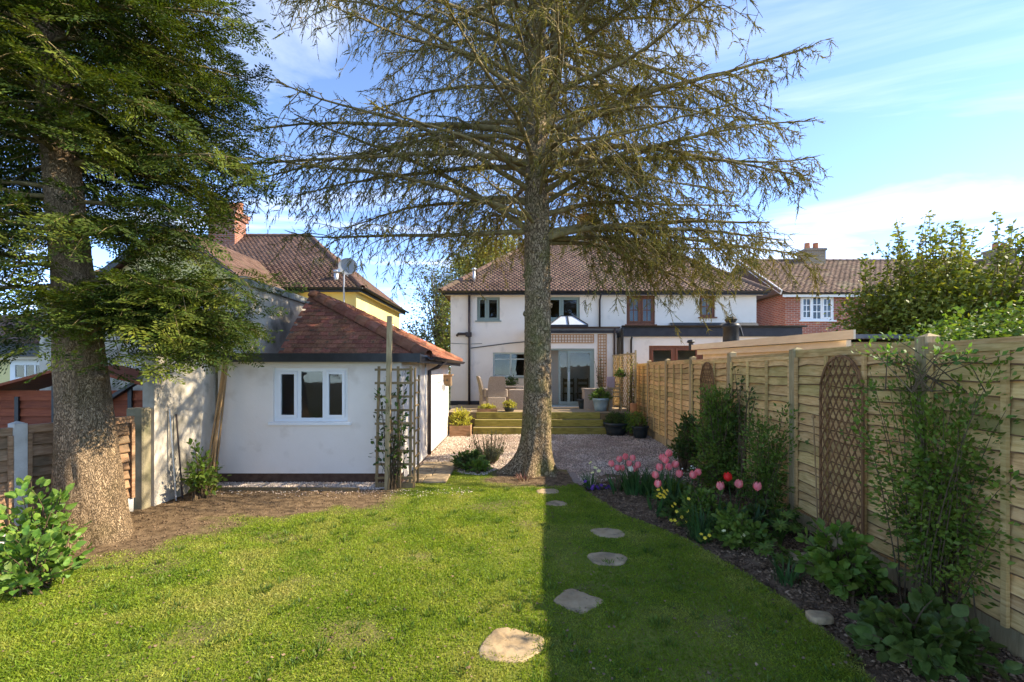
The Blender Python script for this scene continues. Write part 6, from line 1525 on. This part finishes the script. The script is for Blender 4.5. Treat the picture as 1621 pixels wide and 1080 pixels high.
# needle twig: a thin spindle with needles swept forward, unit length along Y
def twig_template(nn=8, w=.105, seed=0):
    rg = random.Random(seed); V = []; F = []
    def tri(a, b, c): i = len(V); V.extend([a, b, c]); F.append((i, i + 1, i + 2))
    tri((-.05, .05, 0), (.05, .3, 0), (0, 1, .02)); tri((0, .2, -.05), (0, .1, .05), (0, .95, .02))
    for i in range(nn):
        y = .06 + .9 * i / (nn - 1); a = i * 2.4 + rg.random() * .6; ln = w * (1.1 - .45 * abs(y - .35)) * rg.uniform(.8, 1.2)
        dx_, dz_ = math.cos(a), math.sin(a)
        tri((dx_ * .008 - dz_ * .03, y, dz_ * .008 + dx_ * .03), (dx_ * .008 + dz_ * .03, y + .09, dz_ * .008 - dx_ * .03), (dx_ * ln, y + ln * 1.35, dz_ * ln))
    return V, F
def spruce():
    rr = random.Random(77); rg = np.random.default_rng(77)
    tx, ty = .44, 8.45
    S = thing('spruce_tree', 'tall spruce with mossy scaly trunk and hanging sparse branches in the middle of the garden', 'tree', (tx, ty, 0))
    zs = list(np.concatenate([np.linspace(-.06, .9, 26), np.linspace(.95, 12.5, 150)]))
    cx = lambda z: tx + .02 * math.sin(z * .7) + .012 * z * .3; cy = lambda z: ty + .015 * math.sin(z * .5 + 1)
    R0 = lambda z: max(.03, .262 - .008 * z if z < 4.5 else .226 - .026 * (z - 4.5))
    part(S, 'trunk', trunk_mesh([(cx(z), cy(z), z) for z in zs], [R0(z) for z in zs], 60, .22, .022, 3.0,
         [(math.pi * 1.0, 1.9, .36), (math.pi * 1.38, 1.0, .3), (math.pi * 1.72, .8, .3), (.05, .3, .3), (.9, .4, .4), (2.2, .7, .4)]), M_BARK, True)
    for z, a in ((2.9, 3.4), (3.05, -.3), (2.4, 4.3), (3.6, 3.2), (3.55, 0.2), (1.9, 4.9), (2.05, -.6), (4.0, 4.4), (2.6, 5.3), (3.2, 4.7)):
        d = Vector((math.cos(a), math.sin(a), -.1)); p = Vector((cx(z), cy(z), z)) + d * (R0(z) - .03)
        part(S, 'branch_stub', MB().tube([p, p + d * .035, p + d * .06, p + d * .07], [.075, .06, .035, .012], 8), M_BARK, True)
    # second leader above the fork
    zs2 = list(np.linspace(6.0, 11.5, 40))
    part(S, 'leader', trunk_mesh([(cx(z) + .34 * min(1, (z - 6.0) / 1.0) ** .7, cy(z) + .10, z) for z in zs2], [.13 - .017 * (z - 6) for z in zs2], 24, None, .012, 9.0), M_LIMB, True)
    def limb(z0, az, L, slope, sag, up, r):
        d = Vector((math.cos(az), math.sin(az), 0)); side = Vector((-d.y, d.x, 0)); pts = []; wob = rr.uniform(-.7, .7); w2 = rr.uniform(-.4, .4)
        n = 16
        for i in range(n):
            t_ = i / (n - 1); zz = z0 + L * (slope * t_ - sag * t_ * t_ + up * t_ ** 5)
            pts.append(Vector((cx(z0), cy(z0), 0)) + d * (L * t_ + .08) + side * (wob * L * .35 * t_ * t_ + w2 * .3 * math.sin(t_ * 5)) + Vector((rr.gauss(0, .012), rr.gauss(0, .012), zz + .03 * math.sin(t_ * 9 + wob * 9))))
        rad_ = [r * (1 - .85 * (i / (n - 1)) ** .8) for i in range(n)]
        return pts, rad_, d, side
    limbs = []
    # the low limbs the photograph shows one by one (azimuth: 0 = +X, 90 = away from the viewer)
    named = [(4.35, 184, 4.6, .04, .12, .12, .055), (4.30, 4, 4.5, .24, .20, .06, .085), (4.22, -12, 4.0, .20, .30, .05, .07), (4.40, 172, 4.2, .78, .35, .05, .065),
             (4.6, 196, 4.6, .30, .26, .06, .06), (4.7, 20, 4.4, .36, .28, .05, .06), (4.9, 160, 4.8, .24, .24, .06, .055), (5.05, -28, 4.2, .42, .30, .05, .055), (5.5, 176, 5.0, .10, .12, .04, .06),
             (5.6, 8, 5.0, .14, .16, .06, .07), (5.9, -6, 4.6, .55, .30, .05, .075), (6.1, 188, 5.2, .16, .15, .05, .07), (5.3, 230, 3.2, .20, .22, .05, .05), (5.2, 305, 3.2, .28, .26, .05, .05), (4.5, 250, 2.4, .16, .2, .05, .04),
             (4.6, 110, 4.4, .45, .25, .05, .05), (4.7, 70, 4.4, .45, .25, .05, .05), (4.2, 13, 4.2, .10, .34, .04, .05), (4.3, -9, 4.5, .08, .26, .05, .05), (4.25, 6, 4.9, .02, .02, .07, .05)]
    for z, a, L, sl, sg, up, r in named: limbs.append((z, rad(a), L, sl, sg, up, r))
    for i in range(92):
        z = 4.8 + 6.2 * (i / 92.0) ** .95 + rr.uniform(-.1, .1); a = i * 2.399 + rr.uniform(-.25, .25)
        L = rr.uniform(.78, 1.04) * (5.1 - .12 * max(0, z - 6.5))
        s_ = math.sin(a)
        if math.cos(a) > .5: L *= .9
        if s_ < -.3: L *= 1 - .42 * (-s_ - .3) / .7
        limbs.append((z, a, L, rr.uniform(.3 if s_ > .35 else .0, .75), rr.uniform(.18, .50), rr.uniform(.02, .12), rr.uniform(.032, .066)))
    TW = TRI(); tw = [twig_template(8, .105, k) for k in range(4)]
    dark = TRI()
    for bi, (z0, a, L, sl, sg, up, r) in enumerate(limbs):
        pts, rad_, d, side = limb(z0, a, L, sl, sg, up, r)
        bm_ = MB().tube(pts, rad_, 8 if r > .05 else 6, False)
        # secondary branches both sides, drooping; hanging twigs on them
        ns = int(L * 6.0); P = []; D = []; Ls = []
        dens = (.8 if math.cos(a) < 0 else 1.5) * (.45 if math.sin(a) < -.45 else 1)
        def needles(q, dd, n_, hang):
            m_ = len(q) - 1
            for _ in range(n_):
                s_ = rr.random() ** .8; j = min(m_ - 1, int(s_ * m_)); pp = q[j].lerp(q[j + 1], s_ * m_ - j); P.append(pp[:])
                base = dd * rr.uniform(.1, .9) + Vector((rr.gauss(0, .36), rr.gauss(0, .36), -rr.uniform(.0, 1.0) * hang))
                if s_ > .85 and rr.random() < .4: base = dd + Vector((rr.gauss(0, .3), rr.gauss(0, .3), rr.uniform(-.2, .3)))
                D.append(base[:]); Ls.append(rr.uniform(.08, .17) * (1.5 if rr.random() > .88 else 1))
        for k in range(ns):
            t_ = .14 + .86 * (k + rr.random() * .8) / ns; f = t_ * 15; i = min(14, int(f)); p = pts[i].lerp(pts[i + 1], f - i)
            tang = (pts[i + 1] - pts[i]).normalized(); sgn = 1 if k % 2 else -1
            l2 = (.30 + 1.25 * (1 - t_) ** .55) * rr.uniform(.4, 1.1) * min(1, L / 4)
            dd = (tang * rr.uniform(.4, 1.0) + side * sgn * rr.uniform(.3, 1.0) + Vector((0, 0, rr.uniform(-.55, .45)))).normalized()
            m2 = 6; q = []; dr = rr.uniform(.15, .7)
            for j in range(m2):
                s_ = j / (m2 - 1); q.append(p + dd * l2 * s_ + Vector((rr.gauss(0, .015), rr.gauss(0, .015), -l2 * dr * s_ * s_)))
            bm_.tube(q, [.009 * (1 - .7 * j / (m2 - 1)) * (1 + 12 * r * (1 - t_)) for j in range(m2)], 3, False)
            needles(q, dd, int((l2 * 8.5 + 1.5) * dens), 1.0)
            for _ in range(int(l2 * 3.0 + .9)):           # hanging branchlets
                s_ = rr.uniform(.15, 1); j = min(m2 - 2, int(s_ * (m2 - 1))); p3 = q[j].lerp(q[j + 1], s_ * (m2 - 1) - j)
                l3 = rr.uniform(.18, .62) * (1.25 - .5 * t_); d3 = (dd * rr.uniform(.0, .8) + Vector((rr.gauss(0, .45), rr.gauss(0, .45), -rr.uniform(.1, 1.1)))).normalized()
                q3 = [p3, p3 + d3 * l3 * .5 + Vector((rr.gauss(0, .012), rr.gauss(0, .012), -.03 * l3)), p3 + d3 * l3 + Vector((0, 0, -.22 * l3))]
                bm_.tube(q3, [.0042, .0032, .002], 3, False)
                needles(q3, d3, int((l3 * 16 + 2) * dens), .6)
        # limb tip tuft
        for _ in range(14):
            pp = pts[-1].lerp(pts[-3], rr.random()); P.append(pp[:]); D.append(((pts[-1] - pts[-3]).normalized() + Vector((rr.gauss(0, .5), rr.gauss(0, .5), rr.gauss(0, .3))))[:]); Ls.append(rr.uniform(.12, .22))
        part(S, 'branch', bm_, M_LIMB, True)
        P = np.array(P); D = np.array(D); Ls = np.array(Ls); ch_ = rg.integers(0, 4, len(P))
        for c in range(4):
            s = ch_ == c
            TW.add(tw[c][0], tw[c][1], frames(D[s], rg.normal(0, 1, (int(s.sum()), 3)), Ls[s], np.full(int(s.sum()), .165), np.full(int(s.sum()), .165)), P[s])
    o = link('needles', TW.mesh('needles', S.location), M_NEEDLE, S); o['kind'] = 'stuff'
    print('spruce twigs tris', sum(len(f) for f in TW.F))
spruce()

# flat frond of the old conifer: leaflets left and right of an axis, unit length along Y
def frond_template(seed, n=9):
    rg = random.Random(seed); V = []; F = []
    def leaf(p, d, ln, w):
        d = Vector(d).normalized(); s_ = Vector((d.y, -d.x, 0)) * w; p = Vector(p); i = len(V)
        V.extend([tuple(p), tuple(p + d * ln * .45 + s_ + Vector((0, 0, rg.gauss(0, .02)))), tuple(p + d * ln), tuple(p + d * ln * .45 - s_ + Vector((0, 0, rg.gauss(0, .02))))]); F.extend([(i, i + 1, i + 2), (i, i + 2, i + 3)])
    i = len(V); V.extend([(-.012, 0, 0), (.012, 0, 0), (0, 1, 0)]); F.append((i, i + 1, i + 2))
    for k in range(n):
        y = .08 + .88 * k / (n - 1); ln0 = (.46 * (1 - y) ** .7 + .10) * rg.uniform(.8, 1.15)
        for s in (-1, 1):
            d = (s * .85, .62 + .1 * rg.random(), rg.gauss(0, .06) - .06); m = max(1, int(ln0 / .13))
            for q in range(m):
                u = (q + .2) / m * ln0; b = Vector((0, y, 0)) + Vector(d).normalized() * u
                leaf(b, (d[0] + rg.gauss(0, .25), d[1] + rg.gauss(0, .25), d[2]), .165, .033)
    leaf((0, .93, 0), (0, 1, 0), .16, .03)
    return V, F
def old_conifer():
    rr = random.Random(5); rg = np.random.default_rng(5); bx, by = -4.70, 5.2
    S = thing('conifer_tree', 'dark layered conifer with thick fissured trunk beside the old fence', 'tree', (bx, by, 0))
    cx = lambda z: bx - .085 * z + .01 * math.sin(z); cy = lambda z: by + .03 * math.sin(z * .6)
    R0 = lambda z: max(.05, (.315 - .047 * z) if z < 2.8 else .183 - .02 * (z - 2.8))
    zs = list(np.concatenate([np.linspace(-.06, .8, 24), np.linspace(.85, 10.5, 120)]))
    part(S, 'trunk', trunk_mesh([(cx(z), cy(z), z) for z in zs], [R0(z) for z in zs], 64, .10, .026, 21.0, [(-.3, 1.3, .5), (-1.6, .7, .5), (3.3, .5, .5), (1.5, .5, .5)]), M_BARK2, True)
    TW = TRI(); fr = [frond_template(k) for k in range(5)]
    limbs = []
    # low sprays seen against the yellow gable and the stained wall
    low = [(2.75, -8, 1.45, -.06), (2.95, 14, 1.5, .0), (2.45, 4, 1.3, -.14), (2.6, -22, 1.2, -.05), (2.6, 45, 1.4, -.02), (2.5, -45, .9, -.12), (3.5, -40, .9, .0), (2.7, 6, 2.0, .22), (3.1, 200, 1.3, .05), (3.55, 8, 1.25, .03), (3.4, 22, 1.3, .02), (3.45, -25, 1.0, .0), (3.75, 0, 1.5, .0), (2.55, 12, 1.55, -.02), (2.6, 9, 1.75, -.03), (2.4, -4, 1.55, -.06), (2.85, -14, 1.6, .0), (2.75, 24, 1.7, -.05),
           (2.8, 200, 1.5, -.05), (3.3, 215, 1.6, .05), (3.4, 235, 1.5, .06), (3.0, 255, .8, -.02), (3.6, 180, 1.9, .05), (3.9, 195, 1.8, .05), (3.8, 165, 1.8, .08), (3.75, 225, 1.4, .06), (2.6, 150, 1.5, -.1), (2.7, 285, .55, -.25)]
    for z, a, L, sl in low: limbs.append((z, rad(a), L, sl, .10, .030))
    for i in range(96):
        z = 4.15 + 4.9 * (i / 96.0); a = i * 2.399 + rr.uniform(-.3, .3); L = rr.uniform(1.7, 2.7) * (1 - .03 * (z - 3.5)) * (.86 if math.cos(a) > .3 else 1.1)
        if math.sin(a) < -.2: L *= .62
        limbs.append((z, a, L, rr.uniform(-.02, .30), rr.uniform(.08, .18), rr.uniform(.022, .045)))
    for z0, a, L, sl, sg, r in limbs:
        d = Vector((math.cos(a), math.sin(a), 0)); side = Vector((-d.y, d.x, 0)); n = 10; wob = rr.uniform(-.3, .3)
        pts = [Vector((cx(z0), cy(z0), z0)) + d * (L * i / (n - 1)) + side * wob * L * .3 * (i / (n - 1)) ** 2 + Vector((0, 0, L * (sl * i / (n - 1) - sg * (i / (n - 1)) ** 2) + rr.gauss(0, .01))) for i in range(n)]
        bm_ = MB().tube(pts, [r * (1 - .85 * i / (n - 1)) for i in range(n)], 6, False)
        P = []; D = []; Ls = []; U = []
        ns = int(L * 11)
        for k in range(ns):
            t_ = .10 + .90 * (k + rr.random()) / ns; f = min(t_, .999) * (n - 1); i = min(n - 2, int(f)); p = pts[i].lerp(pts[i + 1], f - i); sgn = 1 if k % 2 else -1
            l2 = (.22 + .80 * (1 - t_) ** .6) * rr.uniform(.6, 1.1)
            dd = (d * rr.uniform(.5, 1.0) + side * sgn * rr.uniform(.45, 1.0) + Vector((0, 0, rr.uniform(-.55, .38)))).normalized()
            q = [p + dd * l2 * s_ + Vector((0, 0, -l2 * .38 * s_ * s_)) for s_ in (0, .35, .7, 1)]
            bm_.tube(q, [.007, .006, .004, .002], 3, False)
            nf = max(3, int(l2 * 9))
            for j in range(nf):
                s_ = (j + rr.random()) / nf; jj = min(2, int(s_ * 3)); pp = q[jj].lerp(q[jj + 1], s_ * 3 - jj); s2 = 1 if j % 2 else -1
                e = dd * .75 + side.cross(Vector((0, 0, 1))) * 0 + Vector((-dd.y, dd.x, 0)) * s2 * rr.uniform(.15, .9) + Vector((0, 0, rr.uniform(-.28, .02)))
                P.append((pp + Vector((0, 0, rr.gauss(0, .015))))[:]); D.append(e[:]); Ls.append(rr.uniform(.20, .36)); U.append((rr.gauss(.1, .5), rr.gauss(-.25, .5), .9))
        part(S, 'branch', bm_, M_LIMB, True)
        P = np.array(P); D = np.array(D); Ls = np.array(Ls); U = np.array(U); c_ = rg.integers(0, 5, len(P))
        for c in range(5):
            s = c_ == c; TW.add(fr[c][0], fr[c][1], frames(D[s], U[s], Ls[s]), P[s])
    o = link('needle_sprays', TW.mesh('needle_sprays', S.location), M_NEEDLE2, S); o['kind'] = 'stuff'
    print('conifer tris', sum(len(f) for f in TW.F))
    for z, a in ((1.75, -.2), (3.5, -1.2), (3.35, -.7)):
        d = Vector((math.cos(a), math.sin(a), .12)); p = Vector((cx(z), cy(z), z)) + d * R0(z) * .9; part(S, 'branch_stub', MB().tube([p, p + d * .06, p + d * .11], [.05, .04, .02], 8), M_BARK2, True)
old_conifer()

def broadleaf(name, label, base, h, crown, nclump, per, leaf, lm, r0, group=None, seed=1, sig=.35, shoots=0, shell=.35, zlow=.25, limb_m=None, shoot_leaf=None):
    """trunk, limbs to every clump, leaf-sized faces scattered round the limb ends; crown = (rx, ry, rz, zc)"""
    rr = random.Random(seed); rg = np.random.default_rng(seed); S = thing(name, label, 'tree', base, group); b = Vector(base); rx, ry, rz, zc = crown
    tr = [b + Vector((.15 * math.sin(i * .8 + seed), .1 * math.cos(i + seed), h * .62 * i / 9)) for i in range(10)]
    part(S, 'trunk', MB().tube(tr, [r0 * (1 - .07 * i) * (1.5 if i == 0 else 1) for i in range(10)], 10), limb_m or M_LIMB, True)
    lb_ = MB(); P = []; D = []
    for _ in range(nclump):
        v = Vector((rr.gauss(0, 1), rr.gauss(0, 1), rr.gauss(0, 1))).normalized() * (shell + (1 - shell) * rr.random() ** .5); c = b + Vector((v.x * rx, v.y * ry, zc + v.z * rz))
        if c.z < zlow: continue
        i = max(1, min(8, int(rr.uniform(.25, .95) * 9 * min(1, c.z / (h * .7))))); a = tr[i]
        mid = a.lerp(c, .5) + Vector((rr.gauss(0, .1) * rx, rr.gauss(0, .1) * ry, .12 * (c - a).length))
        q = curve_pts(a, c, mid, 6); lb_.tube(q, [r0 * .32 * (1 - .8 * k / 5) for k in range(6)], 4, False)
        for __ in range(4):
            e = c + Vector((rr.gauss(0, sig), rr.gauss(0, sig), rr.gauss(0, sig))); lb_.tube([q[4], q[4].lerp(e, .5) + Vector((0, 0, .05)), e], [r0 * .07, r0 * .05, r0 * .02], 3, False)
        k = int(per * rr.uniform(.5, 1.4)); P.append(np.array(c[:]) + rg.normal(0, sig, (k, 3)) * [1, 1, .75])
    for s_ in range(shoots):
        a = rr.random() * 6.283; k = math.sqrt(rr.random()); p = b + Vector((rx * .85 * k * math.cos(a), ry * .85 * k * math.sin(a), zc + rz * .45)); L = rr.uniform(.7, 1.0) * (h - zc - rz * .45)
        e = p + Vector((rr.gauss(0, .22) + .25 * math.cos(a) * k * rx * .4, rr.gauss(0, .2), L * (1.05 - .5 * k))); q = curve_pts(p, e, p.lerp(e, .5) + Vector((rr.gauss(0, .1), rr.gauss(0, .1), 0)), 7)
        lb_.tube(q, [.018 * (1 - .8 * j / 6) for j in range(7)], 4, False); pp = []
        for __ in range(int(46 * L)):
            t_ = rr.random(); j = min(5, int(t_ * 6)); pp.append((q[j].lerp(q[j + 1], t_ * 6 - j) + Vector((rr.gauss(0, .045), rr.gauss(0, .045), rr.gauss(0, .04))))[:])
        for __ in range(2):
            j = rr.randrange(1, 5); e2 = q[j] + Vector((rr.gauss(0, .25), rr.gauss(0, .2), rr.uniform(.15, .5))); lb_.tube([q[j], q[j].lerp(e2, .5), e2], [.008, .006, .003], 3, False)
            for ___ in range(14): pp.append((q[j].lerp(e2, rr.random()) + Vector((rr.gauss(0, .04), rr.gauss(0, .04), rr.gauss(0, .04))))[:])
        P.append(np.array(pp))
    part(S, 'limb', lb_, limb_m or M_LIMB)
    P = np.concatenate(P); n = len(P); d = rg.normal(0, 1, (n, 3)); d[:, 2] *= .6
    T = TRI(); s = leaf * rg.uniform(.6, 1.3, n); T.add(SMALL_V, SMALL_F, frames(d, rg.normal(0, .8, (n, 3)) + [0, 0, .8], s, s * 1.1, s), P)
    o = link('crown', T.mesh('crown', base), lm, S); o['kind'] = 'stuff'
    return S
broadleaf('garden_tree', 'bushy olive green tree with bare upright shoots beyond the pale fence', (9.0, 9.3, -.05), 5.6, (2.05, 1.4, 1.5, 2.55), 170, 300, .095, L_OLIVE, .10, seed=11, sig=.26, shoots=46, zlow=.5, shell=.45)
broadleaf('ivy_bush', 'dark ivy clad bush filling the gap above the fence under the olive tree', (7.3, 7.1, -.05), 3.0, (1.45, .7, .95, 1.7), 110, 260, .085, L_MID, .07, seed=12, sig=.22, zlow=.4)
broadleaf('poplar_tree', 'yellow leaved spring tree rising behind the white house roof', (-1.2, 33, -.1), 13.0, (3.6, 2.6, 3.4, 8.4), 120, 120, .22, L_POPLAR, .28, seed=13, sig=.5, zlow=2.5)
broadleaf('birch_tree', 'grey green airy tree in the gap between yellow house and white house', (-4.6, 30, -.1), 10.5, (2.6, 2.2, 4.0, 5.0), 100, 90, .18, L_GREYG, .22, seed=14, sig=.45, zlow=.8)
broadleaf('birch_tree', 'olive tree low in the gap beside the white house wall', (-2.9, 27, -.1), 7.5, (1.7, 1.6, 3.1, 3.4), 70, 90, .15, L_OLIVE, .18, seed=15, sig=.4, zlow=.3)
broadleaf('birch_tree', 'distant green tree behind the plum tile roof of the yellow house', (-16, 38, -.1), 9.0, (5, 3, 3, 4.5), 70, 110, .25, L_OLIVE, .25, seed=16, sig=.6)
broadleaf('birch_tree', 'distant green tree behind the brick house', (24, 40, -.1), 8.0, (6, 3, 2.6, 4.0), 70, 110, .25, L_OLIVE, .25, seed=17, sig=.6)
hd = TRI(); rg = np.random.default_rng(44); n = 9000
P = np.column_stack([rg.uniform(-60, 60, n), rg.uniform(48, 54, n), np.abs(rg.normal(0, 1.6, n))]); hd.add(SMALL_V, SMALL_F, frames(rg.normal(0, 1, (n, 3)), rg.normal(0, 1, (n, 3)), .7), P)
tag(link('distant_hedge', hd.mesh('distant_hedge'), L_OLIVE), kind='stuff')
